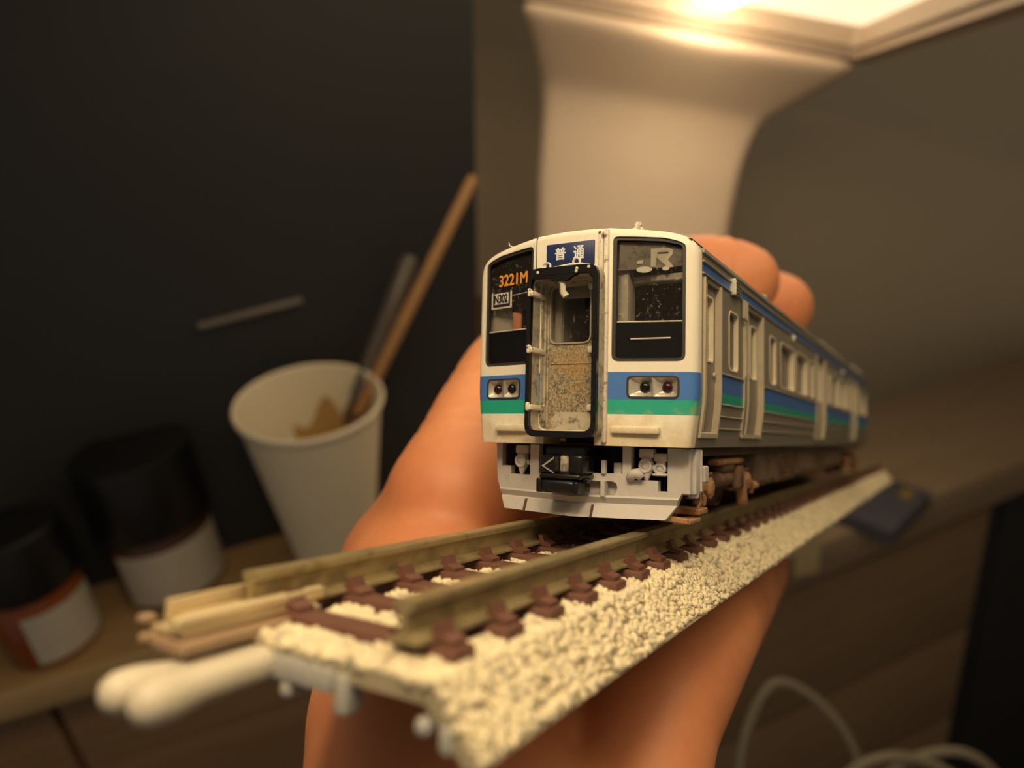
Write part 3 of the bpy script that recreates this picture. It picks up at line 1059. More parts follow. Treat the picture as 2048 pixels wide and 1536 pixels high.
# the cab behind the glass
g = G()
g.box(-9.4, 9.4, 6.6, 6.9, 7.5, 23.0)
g.build('cab_partition', M['cabdark'], train)
g = G()
g.rbox(3.5, 4.6, 1.2, 3.0, 8, 22.5, 0.2, 2)
g.build('cab_post', M['cabgrey'], train)
G().rbox(3.3, 9.4, 2.2, 3.4, 19.9, 20.5, 0.1, 1).build('cab_beam', M['cabgrey'], train)
G().rbox(-9.4, -6.9, 2.5, 6.4, 9, 21.0, 0.3, 2).build('cab_locker', M['cabgrey'], train)
G().rbox(-6.35, -5.45, 1.35, 1.7, 16.2, 18.4, 0.15, 2).build('hand_view_card', M['salmon'], train)  # salmon card added in place of the hand seen through the glass
G().box(-9.6, 9.6, 1.9, 6.6, 22.9, 23.1).build('cab_ceiling', M['cabdark'], train)
G().box(-9.4, 9.4, 3.0, YE - 1, 7.0, 7.6).build('car_floor', M['cabdark'], train)

# --- destination sign
g = G()
g.rbox(-2.33, 2.12, -0.12, 0.1, 21.3, 23.36, 0.1, 2)
sg = g.build('destination_sign', M['sign'], train)
text_piece('sign_character', '普', (-1.45, -0.5, 21.95, 22.98), lambda u, v, w: (u, -0.14 + w, v), M['signtext'], sg, 0, 0.0, 0.03)
text_piece('sign_character', '通', (0.25, 1.2, 21.88, 22.98), lambda u, v, w: (u, -0.14 + w, v), M['signtext'], sg, 0, 0.0, 0.03)

# --- gangway with door
flat = lambda u, v, w: (u, w, v)
outer = arcpoly([(-3.18, 7.1), (3.18, 7.1), (3.18, 20.98), (-3.18, 20.98)], 0.95, 5)
inner = arcpoly([(-2.84, 7.6), (2.74, 7.6), (2.74, 20.35), (-2.84, 20.35)], 0.7, 5)
g = G()
g.ring(outer, inner, flat, -1.78, -1.3)
# scalloped lip hanging from the top of the rim
g.plate([(-2.7, 20.5), (-2.7, 20.15), (-1.3, 20.1), (-0.9, 19.85), (-0.2, 19.75), (0.5, 19.8), (0.9, 20.1), (1.5, 20.3), (2.3, 20.25), (2.6, 19.9), (2.6, 20.5)], [], flat, -1.74, -1.4)
rim = g.build('gangway_rim', M['black'], train)
for x, z in ((-2.2, 20.62), (1.35, 20.66), (2.4, 20.7), (1.3, 20.45)):
    G().ball((x, -1.8, z), 0.14, 0.1, 0.14).build('rivet', M['plate'], rim)
g = G()
g.ring(arcpoly([(-3.12, 7.2), (3.2, 7.2), (3.2, 20.95), (-3.12, 20.95)], 0.95, 5), inner, flat, -1.36, 1.2)
hood = g.build('gangway_hood', M['hood'], train)
for d0, ins in ((0.1, 0.14), (0.55, 0.30), (0.85, 0.42)):
    g = G()
    g.ring(inner, inset(inner, ins), flat, d0, 1.2)
    g.build('door_frame', M['hood'], hood)
# door: lower panel stained ochre
md, ntd, bd, od = new_mat('stained_door')
n1 = noise(ntd, 6500, 3, 0.7)
r1 = ramp(ntd, n1.outputs['Fac'], [(0.38, lin((92, 82, 62))), (0.6, lin((170, 156, 124)))])
n2 = noise(ntd, 260, 3, 0.5)
r2 = ramp(ntd, n2.outputs['Fac'], [(0.47, (0, 0, 0)), (0.66, (0.65, 0.65, 0.65))])
ntd.links.new(mix(ntd, r2.outputs['Color'], r1.outputs['Color'], lin((172, 130, 62))), bd.inputs['Base Color'])
bd.inputs['Roughness'].default_value = 0.65
bump(ntd, bd, n1.outputs['Fac'], 0.00004)
M['door'] = md
dwin = rect(-2.38, 1.5, 14.95, 19.95, 0.7)
g = G()
g.plate(rect(-2.7, 2.7, 7.65, 20.3, 0.5), [dwin], flat, 1.0, 1.4)
door = g.build('gangway_door', M['door'], train)
g = G()
g.ring(dwin, inset(dwin, 0.13), flat, 0.86, 1.3)
g.build('door_window_frame', M['steel'], door)
g = G()
g.plate(inset(dwin, 0.1), [], flat, 1.18, 1.24)
g.build('door_window', M['glass'], door)
g = G()
g.plate(arcpoly([(-2.1, 7.95), (2.2, 7.95), (2.2, 8.6), (1.7, 9.2), (-1.5, 9.2), (-2.1, 8.6)], 0.2), [], flat, 0.86, 1.1)
g.build('kick_plate', M['hood'], door)
G().rbox(-2.3, 2.3, 0.93, 1.05, 13.2, 13.36, 0.05, 1).build('door_rail', M['door'], door)
g = G()
g.rbox(-1.75, -1.6, 1.6, 6.4, 14, 20.2, 0.05, 1)
g.rbox(-2.6, -1.55, 1.7, 2.6, 12, 20.4, 0.15, 1)
g.rbox(-2.6, 2.0, 1.9, 2.4, 19.0, 20.4, 0.15, 1)
g.build('inner_post', M['cabgrey'], door)
for z in (18.95, 14.25, 9.5):
    g = G()
    g.rbox(-2.95, -2.55, -1.9, 0.9, z - .22, z + .22, 0.1, 2)
    g.rbox(-3.05, -2.75, -2.0, -1.55, z - .3, z + .42, 0.12, 2)
    g.build('latch_bar', M['rusty_white'], hood)
for z in (19.7, 14.4, 9.6):
    g = G()
    g.rbox(1.3, 1.95, 0.55, 1.0, z - .3, z + .25, 0.12, 2)
    l_ = g.build('catch', M['plate'], door)
    G().rbox(2.0, 2.35, 0.2, 1.0, z - .4, z + .3, 0.08, 1).build('catch_hook', M['black'], l_)
for x, z in ((-1.75, 21.25), (0.95, 21.42)):
    G().tube([(x + .3 * math.cos(a_), -1.0, z + .3 * math.sin(a_)) for a_ in (2 * math.pi * j / 16 for j in range(16))], 0.1, 8, True).build('lifting_eye', M['rusty_white'], train)
G().tube([(-1.6, -1.0, 21.0), (-.6, -1.05, 21.1), (.4, -1.05, 21.2), (1.3, -1.0, 21.2), (2.1, -.95, 21.05), (2.7, -.9, 20.6), (3.05, -.9, 19.9)], 0.13, 8).build('hose_pipe', M['rusty_white'], train)
G().tube([(-0.35, -1.5, 20.1), (-0.1, -1.35, 19.6), (-0.15, -1.2, 19.0), (0.1, -1.1, 18.6)], [.2, .26, .28, .3], 8).build('dangling_tag', M['plate'], train)

# --- head and tail lamps
for s in (1, -1):
    mp = (lambda lp_: lp_) if s > 0 else mirror
    o_ = mp(hlR)
    i_ = mp(inset(hlR, 0.16))
    g = G()
    g.ring(o_, i_, on_front, -0.06, 0.5)
    hl = g.build('lamp_housing', M['gasket'], train)
    cxs = (5.02, 6.8), (6.92, 8.7)
    for ci, (xa, xb) in enumerate(cxs):
        lp_ = rect(xa, xb, 10.46, 11.96, 0.2, 3)
        cx_, cz_ = (6.12, 11.22) if ci == 0 else (7.82, 11.22)
        circ = []
        for (u, v) in lp_:
            a_ = math.atan2(v - cz_, u - cx_)
            circ.append((cx_ + .44 * math.cos(a_), cz_ + .44 * math.sin(a_)))
        g = G()
        rr = []
        lip = inset(lp_, -0.1)
        for l2, w_ in ((lip, 0.10), (lip, -0.02), (lp_, -0.02), ([(p[0] * .55 + q[0] * .45, p[1] * .55 + q[1] * .45) for p, q in zip(lp_, circ)], 0.30), (circ, 0.52)):
            rr.append([on_front(s * u, v, w_) for u, v in l2])
        g.loft(rr, False, True)
        g.build('reflector', M['lamp_silver'], hl, angle=50)
        g = G()
        c_ = on_front(s * cx_, cz_, 0.42)
        g.ball(c_, 0.43, 0.3, 0.43, 18, 10)
        le = g.build('lamp_lens', M['lens_dark'] if ci == 0 else M['lens_red'], hl, angle=80)
        if ci:
            le['label'] = 'dark red tail lamp lens'
# --- steps on the front
for s in (1, -1):
    g = G()
    g.rbox(3.75, 7.5, -0.55, 0.2, 7.5, 8.1, 0.16, 2, lambda x, y, z: (s * x, yf(x) + y * (1 if x > 4 else .8), z))
    g.build('front_step', M['front'], train)
# --- little whistle on the roof edge
g = G()
g.rbox(4.75, 5.65, 1.4, 2.0, 24.1, 24.38, 0.1, 2)
g.lathe([(.3, 24.3), (.3, 24.7), (.2, 24.85), (.05, 24.9)], (5.2, 1.7, 0), 'Z', 12)
g.build('roof_whistle', M['rusty_white'], train)
g = G()
g.tube([(-6.6, 1.5, 24.0), (-6.9, 1.5, 24.15), (-7.0, 1.5, 24.5)], [.08, .06, .02], 6)
g.build('moulding_burr', M['plate'], train)

# --- obstacle guard under the front
def sk(x):
    return 0.8 + 0.3 * abs(x)


def on_skirt(u, v, w):
    return (u, sk(u) + w, v)


right_up = [(0, 2.4), (3.3, 2.4), (3.5, 2.6), (3.6, 3.2), (3.5, 3.5), (3.2, 3.58), (0, 3.58)]
g = G()
shape_r = [(3.3, 2.4), (8.32, 2.4), (8.56, 2.9), (8.74, 3.9), (9.28, 6.4), (7.43, 6.4), (7.43, 2.88), (6.7, 2.88), (6.7, 3.74), (4.63, 3.74), (4.63, 6.4), (3.97, 6.4), (3.97, 4.19), (0, 4.19), (0, 3.58), (3.2, 3.58), (3.5, 3.45), (3.6, 3.1), (3.5, 2.7)]
g.plate(shape_r, [], on_skirt, 0, 0.7)
shape_l = [(0, 3.58), (0, 4.19), (-2.0, 4.19), (-2.0, 3.9), (-3.7, 3.9), (-3.7, 6.4), (-4.72, 6.4), (-4.72, 3.71), (-7.06, 3.71), (-7.06, 4.4), (-8.2, 4.4), (-8.2, 6.4), (-8.95, 6.4), (-8.72, 3.1), (-8.4, 2.4), (-2.4, 2.4), (-2.4, 3.58)]
g.plate(shape_l, [], on_skirt, 0, 0.7)
# folded lower lip
for s in (1, -1):
    xo = (8.32, 8.1, 8.06, 7.38) if s > 0 else (8.4, 8.25, 8.2, 7.5)
    x0s = 0.0
    lvl = [(2.44, 0.0, xo[0], .3), (2.28, -0.12, xo[0] - .05, .2), (1.78, 0.22, xo[1], 0), (1.66, 0.05, xo[2], 0), (0.66, -0.42, xo[3], 0), (0.62, 0.2, xo[3], 0), (1.7, 0.8, xo[2], 0), (2.44, 0.7, xo[0], 0)]
    rings_ = []
    for z, w_, x1_, _ in lvl:
        rings_.append([on_skirt(s * (x0s + (x1_ - x0s) * k / 8), z + 0.04 * 0, w_) for k in range(9)])
    g.loft(rings_, False, False, closed=False)
    g.add([r[-1] for r in rings_], [tuple(range(len(rings_)))])
# side return of the guard
g.rbox(8.2, 9.15, 3.4, 4.0, 2.7, 6.4, 0.1, 1)
skirt = g.build('obstacle_guard', M['skirt'], train, angle=28)
g = G()
g.plate([(0, 1.8), (3.9, 1.8), (3.9, 3.7), (0, 3.7)], [], on_skirt, 0.75, 1.0)
g.plate([(-3.9, 1.8), (0, 1.8), (0, 3.7), (-3.9, 3.7)], [], on_skirt, 0.75, 1.0)
g.build('inner_shelf', M['skirt'], skirt)
G().rbox(2.35, 2.72, 1.2, 2.1, 2.3, 3.62, 0.06, 1).build('rib', M['skirt'], skirt)
G().rbox(2.36, 2.72, 1.3, 1.8, 4.15, 5.3, 0.06, 1).build('pin', M['skirt'], skirt)
G().rbox(3.1, 3.8, 2.2, 2.8, 4.0, 5.1, 0.06, 1).build('pin', M['skirt'], skirt)
for s, x in ((1, 1), (-1, -1)):
    for xa in (1.75,) if s > 0 else (5.0,):
        G().rbox(xa - .03, xa + .03, -0.48, 0.1, 0.64, 1.66, 0.01, 1, lambda a_, b_, c_: (s * a_, sk(a_) + b_ + 0.1 - (1.7 - c_) * .42, c_)).build('joint_line', M['under'], skirt)


def hose(x, zt, zb, k=1.0):
    y = sk(x) + 0.35
    g = G()
    g.rbox(x - .62 * k, x + .62 * k, y - .3, y + .6, zt - .75, zt, 0.1, 1)
    g.rbox(x - .42 * k, x + .42 * k, y - .35, y + .5, zt - 1.2, zt - .6, 0.1, 1)
    zc = (zt + zb) / 2 - .1
    g.ball((x, y, zc), .62 * k, .5, .75, 12, 8)
    g.tube([(x + .46 * k * math.cos(a_), y - .42, zc + .5 * math.sin(a_)) for a_ in (2 * math.pi * j / 14 for j in range(14))], 0.13, 7, True)
    g.tube([(x + .1, y - .05, zc - .4), (x + .02, y - .15, zb + .35), (x, y - .1, zb)], [.42 * k, .3 * k, .16 * k], 10)
    g.rbox(x + .4 * k, x + .85 * k, y - .3, y + .3, zc - .35, zc + .1, 0.1, 1)
    g.build('hose_fitting', M['skirt'], skirt, angle=45)


hose(5.75, 6.3, 3.75)
hose(-5.85, 6.3, 3.75)
g = G()
y = sk(7.0) + 0.3
g.rbox(6.35, 7.4, y - .5, y + .5, 5.3, 5.95, 0.1, 1)
g.rbox(6.5, 7.25, y - .45, y + .4, 4.9, 5.4, 0.08, 1)
g.tube([(6.87 + .42 * math.cos(a_), y - .5, 4.72 + .36 * math.sin(a_)) for a_ in (2 * math.pi * j / 14 for j in range(14))], 0.12, 7, True)
g.ball((6.85, y - .1, 4.7), .5, .45, .45)
g.rbox(6.3, 7.45, y - .75, y + .3, 4.15, 4.35, 0.08, 1)
g.build('hose_fitting', M['skirt'], skirt, angle=45)
g = G()
g.tube([(4.55, 2.0, 3.78), (4.85, 1.95, 4.25), (5.2, 2.0, 4.35), (5.6, 2.1, 3.95)], [.3, .45, .45, .3], 10)
g.build('hose_elbow', M['skirt'], skirt, angle=80)
g = G()
g.rbox(8.6, 9.5, 4.0, 5.6, 2.7, 6.4, 0.15, 2)
g.rbox(9.35, 9.65, 5.0, 5.25, 2.9, 6.3, 0.06, 1)
g.rbox(9.3, 9.8, 5.4, 6.6, 3.6, 5.0, 0.12, 1)
g.lathe([(.45, 2.4), (.5, 2.75)], (9.0, 4.8, 0), 'Z', 12)
g.build('side_bracket', M['skirt'], train)
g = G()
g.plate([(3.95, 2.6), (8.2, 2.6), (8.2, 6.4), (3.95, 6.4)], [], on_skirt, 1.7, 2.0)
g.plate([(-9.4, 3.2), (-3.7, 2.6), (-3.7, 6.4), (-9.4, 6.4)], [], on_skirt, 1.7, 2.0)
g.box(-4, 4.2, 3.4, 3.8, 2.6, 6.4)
g.build('guard_shade_sheet', M['dark'], train)  # dark sheet added so the guard's openings look shaded

# --- coupler
g = G()
g.rbox(-1.9, 1.6, -0.4, 3.0, 5.55, 6.3, 0.15, 2)
g.rbox(-1.95, -0.55, -1.3, 1.4, 4.15, 5.6, 0.1, 1)
g.rbox(0.55, 1.75, -1.1, 1.6, 4.1, 5.7, 0.25, 3)
g.build('coupler_head', M['black'], train)
g = G()
g.plate([(-1.7, 4.75), (-0.6, 5.5), (-0.6, 5.35), (-1.5, 4.72), (-0.7, 4.3), (-0.62, 4.18)], [], flat, -1.42, -1.28)
g.build('coupler_ridge', M['lamp_silver'], train)
G().rbox(-0.55, 0.2, -0.5, 1.2, 4.15, 5.6, 0.2, 3).build('coupler_knuckle', M['hood'], train)
g = G()
g.rbox(-1.9, 1.75, -1.5, 1.6, 3.72, 4.16, 0.2, 3)
g.lathe([(.75, 4.1), (.75, 4.3), (.6, 4.36), (.05, 4.38)], (0.2, -0.5, 0), 'Z', 18)
g.build('coupler_hinge', M['black'], train)
g = G()
g.rbox(-1.7, 1.3, -1.65, 1.2, 2.62, 3.66, 0.3, 3)
g.rbox(-2.15, -1.65, -1.5, 1.0, 2.6, 3.75, 0.12, 2)
g.rbox(1.15, 1.62, -1.6, 1.0, 2.6, 3.6, 0.15, 2)
g.rbox(1.55, 2.0, -0.6, 0.2, 3.45, 3.85, 0.1, 1)
g.build('electric_coupler', M['black'], train)

# --- rusty bracket low behind the guard
g = G()
g.rbox(5.6, 9.0, 3.2, 3.7, 0.35, 0.85, 0.1, 1, lambda x, y, z: (x, y + (9 - x) * .12, z + (9 - x) * .06))
g.rbox(7.6, 9.1, 3.6, 6.8, 0.3, 0.7, 0.1, 1)
g.rbox(6.8, 9.2, 6.0, 8.5, 0.9, 1.4, 0.1, 1)
g.build('plough_bracket', M['rustlight'], train)


# --- body sides
def xs(z):
    return HW_ - (0.5 * ((11 - z) / 4.5) ** 1.4 if z < 11 else 0.0)


DOORS = [(17.35, 26.0), (64.2, 73.4), (111.5, 121.0)]
CABD = (3.7, 8.35)
WINS = [(11.6, 15.0), (29.6, 33.2), (35.9, 45.2), (46.6, 55.9), (58.2, 61.6), (76.6, 80.0), (82.6, 91.9), (93.4, 102.7), (105.2, 108.6), (124.0, 127.4), (130.0, 143.5)]
ZW0, ZW1 = 13.35, 18.85


def side(s):
    q = lambda u, v, w: (s * (xs(v) - w), u, v)
    segs = [(3.0, CABD[0]), (CABD[1], DOORS[0][0]), (DOORS[0][1], DOORS[1][0]), (DOORS[1][1], DOORS[2][0]), (DOORS[2][1], YE)]
    g = G()
    for a_, b_ in segs:
        holes = [rect(u0, u1, ZW0, ZW1, 0.75) for u0, u1 in WINS if a_ < u0 and u1 < b_]
        g.plate([(a_, 11.0), (b_, 11.0), (b_, 20.0), (a_, 20.0)], holes, q, 0, 1.0)
        zz = [11.0, 10.2, 9.4, 8.6, 7.7, 6.5]
        g.loft([[q(a_, z, 0), q(b_, z, 0)] for z in zz], False, False, False)
        g.loft([[q(b_, z, 0), q(b_, z, 1.0)] for z in zz], False, False, False)
        g.loft([[q(a_, z, 1.0), q(a_, z, 0)] for z in zz], False, False, False)
    g.plate([(3.0, 20.0), (YE, 20.0), (YE, 22.4), (3.0, 22.4)], [], q, 0, 1.0)
    for a_, b_ in [CABD] + DOORS:
        g.loft([[q(a_, z, 0), q(b_, z, 0)] for z in (7.7, 7.1, 6.5)], False, False, False)
        g.add([q(a_, 7.7, 0), q(b_, 7.7, 0), q(b_, 7.7, 1), q(a_, 7.7, 1)], [(0, 1, 2, 3)])
    wall = g.build('body_side', M['side'], train, angle=30)
    # jambs of the openings, lamplight on them put into the pale cream colour
    for u0, u1 in WINS:
        o_ = rect(u0, u1, ZW0, ZW1, 0.75)
        g = G()
        g.ring(o_, inset(o_, 0.14), q, -0.05, 1.0)
        wf = g.build('side_window', M['jamb'], train)
        gd_ = 0.36 if u1 - u0 < 4 else 0.72
        G().plate(inset(o_, 0.12), [], q, gd_, gd_ + .08).build('window_glass', M['sideglass'], wf)
    # doors
    for a_, b_ in DOORS:
        m_ = (a_ + b_) / 2 - 0.4
        for u0, u1 in ((a_ + .05, m_), (m_ + .06, b_ - .05)):
            g = G()
            hole = rect(u0 + 0.85, u1 - 0.85, ZW0, ZW1 + .1, 0.6)
            g.plate([(u0, 11.0), (u1, 11.0), (u1, 20.0), (u0, 20.0)], [hole], q, 0.5, 0.95)
            g.loft([[q(u0, z, .5), q(u1, z, .5)] for z in (11, 10, 9, 8.3, 7.7)], False, False, False)
            lf = g.build('door_leaf', M['door_steel'], train)
            g = G()
            g.ring(hole, inset(hole, 0.13), q, 0.42, 0.98)
            g.build('door_window_frame', M['jamb'], lf)
            G().plate(inset(hole, 0.1), [], q, 0.86, 0.92).build('door_window', M['sideglass'], lf)
        g = G()
        for u_ in (a_ - .22, b_ - .22):
            g.loft([[q(u_, z, -.16), q(u_ + .2, z, -.16), q(u_ + .2, z, .5), q(u_, z, .5)] for z in (20.2, 11, 10, 9, 8.3, 7.5)])
        g.loft([[q(m_ - .05, z, .36), q(m_ + .11, z, .36), q(m_ + .11, z, .6), q(m_ - .05, z, .6)] for z in (20.0, 11, 10, 9, 8.3, 7.7)])
        g.add([q(a_, 7.7, -.2), q(b_, 7.7, -.2), q(b_, 7.7, .5), q(a_, 7.7, .5), q(a_, 7.35, -.2), q(b_, 7.35, -.2), q(b_, 7.35, .3), q(a_, 7.35, .3)], [(0, 1, 2, 3), (4, 5, 1, 0), (4, 7, 6, 5), (0, 3, 7, 4), (1, 5, 6, 2)])
        g.build('door_surround', M['surround'], train)
    # cab door with its handrails
    u0, u1 = CABD
    g = G()
    hole = rect(u0 + 1.15, u1 - .75, 13.6, 19.2, 0.5)
    g.plate([(u0, 11.0), (u1, 11.0), (u1, 20.0), (u0, 20.0)], [hole], q, 0.35, 0.9)
    g.loft([[q(u0, z, .35), q(u1, z, .35)] for z in (11, 10, 9, 8.3, 7.7)], False, False, False)
    cdr = g.build('cab_door', M['door_steel'], train)
    g = G()
    g.ring(hole, inset(hole, 0.14), q, 0.28, 0.9)
    g.build('door_window_frame', M['jamb'], cdr)
    G().plate(inset(hole, .1), [], q, 0.66, 0.72).build('frosted_pane', M['hood'], cdr)
    G().ball(q(u1 - .5, 12.6, 0.3), .2, .25, .3).build('door_handle', M['steel'], cdr)
    g = G()
    for u_, w_ in ((u0 - .3, .2), (u1 - .05, .35)):
        g.loft([[q(u_, z, -.2), q(u_ + w_, z, -.2), q(u_ + w_, z, .4), q(u_, z, .4)] for z in (20.25, 11, 10, 9, 8.3, 7.3)])
    g.loft([[q(u0 + .35, z, -.05), q(u0 + .75, z, -.05), q(u0 + .75, z, .4), q(u0 + .35, z, .4)] for z in (19.9, 11, 10, 9, 8.3, 7.9)])
    g.rbox(u0, u1, 0, .5, 7.25, 7.75, .08, 1, lambda x, y, z: q(x, z, y - .2))
    g.build('cab_door_surround', M['surround'], train)
    # pressed ribs
    for a_, b_ in segs[1:]:
        for z, h_ in ((12.86, .2), (10.2, .16), (9.15, .16), (8.1, .16)):
            g = G()
            g.rbox(a_ + .25, b_ - .3, 0, .35, z - h_ / 2, z + h_ / 2, .06, 1, lambda x, y, zz_: q(x, zz_, y - .16))
            g.build('side_rib', M['steel'], train)
    for z, h_ in ((21.46, .18), (20.5, .18), (22.3, .4)):
        g = G()
        g.rbox(3.05, YE - .2, 0, .4, z - h_ / 2, z + h_ / 2, .06, 1, lambda x, y, zz_: q(x, zz_, y - .18))
        g.build('cornice_rib', M['steel'] if z < 22 else M['roof'], train)
    # finned destination box on the cornice
    g = G()
    g.rbox(12.1, 12.45, 0, .6, 20.25, 21.75, .08, 1, lambda x, y, z: q(x, z, y - .5))
    g.build('side_box_edge', M['plate'], train)
    for k in range(5):
        z = 20.4 + k * .31
        G().rbox(12.4, 14.9, 0, .5, z - .05, z + .05, .03, 1, lambda x, y, zz_: q(x, zz_, y - .42)).build('side_box_fin', M['steel'], train)
    for u_ in (16.3, 17.25):
        G().cyl(q(u_, 18.7, -.25), q(u_, 20.4, -.25), .22).build('drain_pipe', M['steel'], train)
    for u_ in (43.5, 96.0):
        G().ball(q(u_, 20.1, -.15), .3, .4, .45).build('door_indicator', M['plate'], train)
    # stickers inside the glass
    for u_, w_, z0_, z1_ in ((11.95, .95, 13.7, 16.4), (18.3, 1.0, 15.2, 16.2), (18.4, .9, 13.6, 14.5), (22.2, .9, 13.6, 14.6)):
        G().plate(rect(u_, u_ + w_, z0_, z1_, .15), [], q, .30 if u_ < 15 else .79, .34 if u_ < 15 else .83).build('window_sticker', M['plate'], train)
    return q


side(1)
side(-1)
# --- roof
top_r = [(9.9, 22.4), (9.9, 22.6), (9.55, 23.0), (9.0, 23.3), (8.3, 23.54), (7.4, 23.74), (6.3, 23.9), (5.0, 24.06), (3.3, 24.22), (1.6, 24.33), (0, 24.37)]
roofloop = top_r + [(-x, z) for x, z in reversed(top_r[:-1])]
g = G()
g.loft([[(x, y, z) for x, z in roofloop] for y in (2.9, 50, 100, YE)])
g.build('roof', M['roof'], train)
for y in (30.0, 118.0):
    g = G()
    g.rbox(8.6, 9.7, y, y + .5, 22.7, 23.5, .1, 1)
    g.build('roof_cleat', M['roof'], train)
g = G()
g.rbox(-6.5, 6.5, 100, 132, 23.7, 26.9, 1.2, 4)
ac = g.build('air_conditioner', M['roof'], train)
for k in range(7):
    G().rbox(6.3, 6.7, 104 + k * 3.6, 106.4 + k * 3.6, 24.8, 25.8, .1, 1).build('grille_slat', M['gasket'], ac)
for y in (128, 140):
    g = G()
    g.rbox(8.3, 9.3, y, y + 2, 23.0, 24.2, .2, 2)
    g.build('roof_vent', M['roof'], train)
g = G()
g.plate([(x, z) for x, z in [(9.6, 6.5), (10.1, 11)] + top_r[:-1] + [(0, 24.3)] + [(-x, z) for x, z in reversed(top_r[:-1])] + [(-10.1, 11), (-9.6, 6.5)]], [], flat, YE - .8, YE)
g.build('end_wall', M['side'], train)
# seats seen through the windows
for k in range(10):
    y = 19 + k * 12.2
    g = G()
    for s in (-1, 1):
        g.rbox(s * 8.6 - .5, s * 8.6 + .5, y, y + 9.5, 7.6, 14.6, .3, 2)
        g.rbox(s * 7.0 - 1.4, s * 7.0 + 1.4, y, y + 9.5, 7.6, 10.2, .3, 2)
    g.build('bench_seat', M['seat'], train)

# --- underframe and bogies
g = G()
g.box(-8.6, 8.6, 6.8, YE - 1, 5.7, 6.6)
g.build('underframe', M['under'], train)
ux = 8.4
for y0, y1, z0, kind in ((31, 36.5, 2.0, 0), (37.5, 42, 2.1, 0), (43, 56, 2.0, 1), (58, 72, 2.4, 0), (73.5, 84, 2.2, 1), (86, 96, 2.5, 0), (98, 110, 2.6, 0)):
    for s in (1, -1):
        g = G()
        g.rbox(s * 3.0 if s > 0 else -ux, ux if s > 0 else -3.0, y0, y1, z0, 5.8, .2, 2)
        bxo = g.build('equipment_box', M['under'], train)
        if kind:
            for k in range(5):
                G().rbox(min(s * ux, s * (ux + .2)), max(s * ux, s * (ux + .2)), y0 + .8, y1 - .8, z0 + .5 + k * .6, z0 + .8 + k * .6, .06, 1).build('box_slat', M['rust'], bxo)
        else:
            G().rbox(min(s * ux, s * (ux + .18)), max(s * ux, s * (ux + .18)), y0 + .6, y1 - .6, z0 + .5, 5.0, .08, 1).build('box_door', M['under'], bxo)


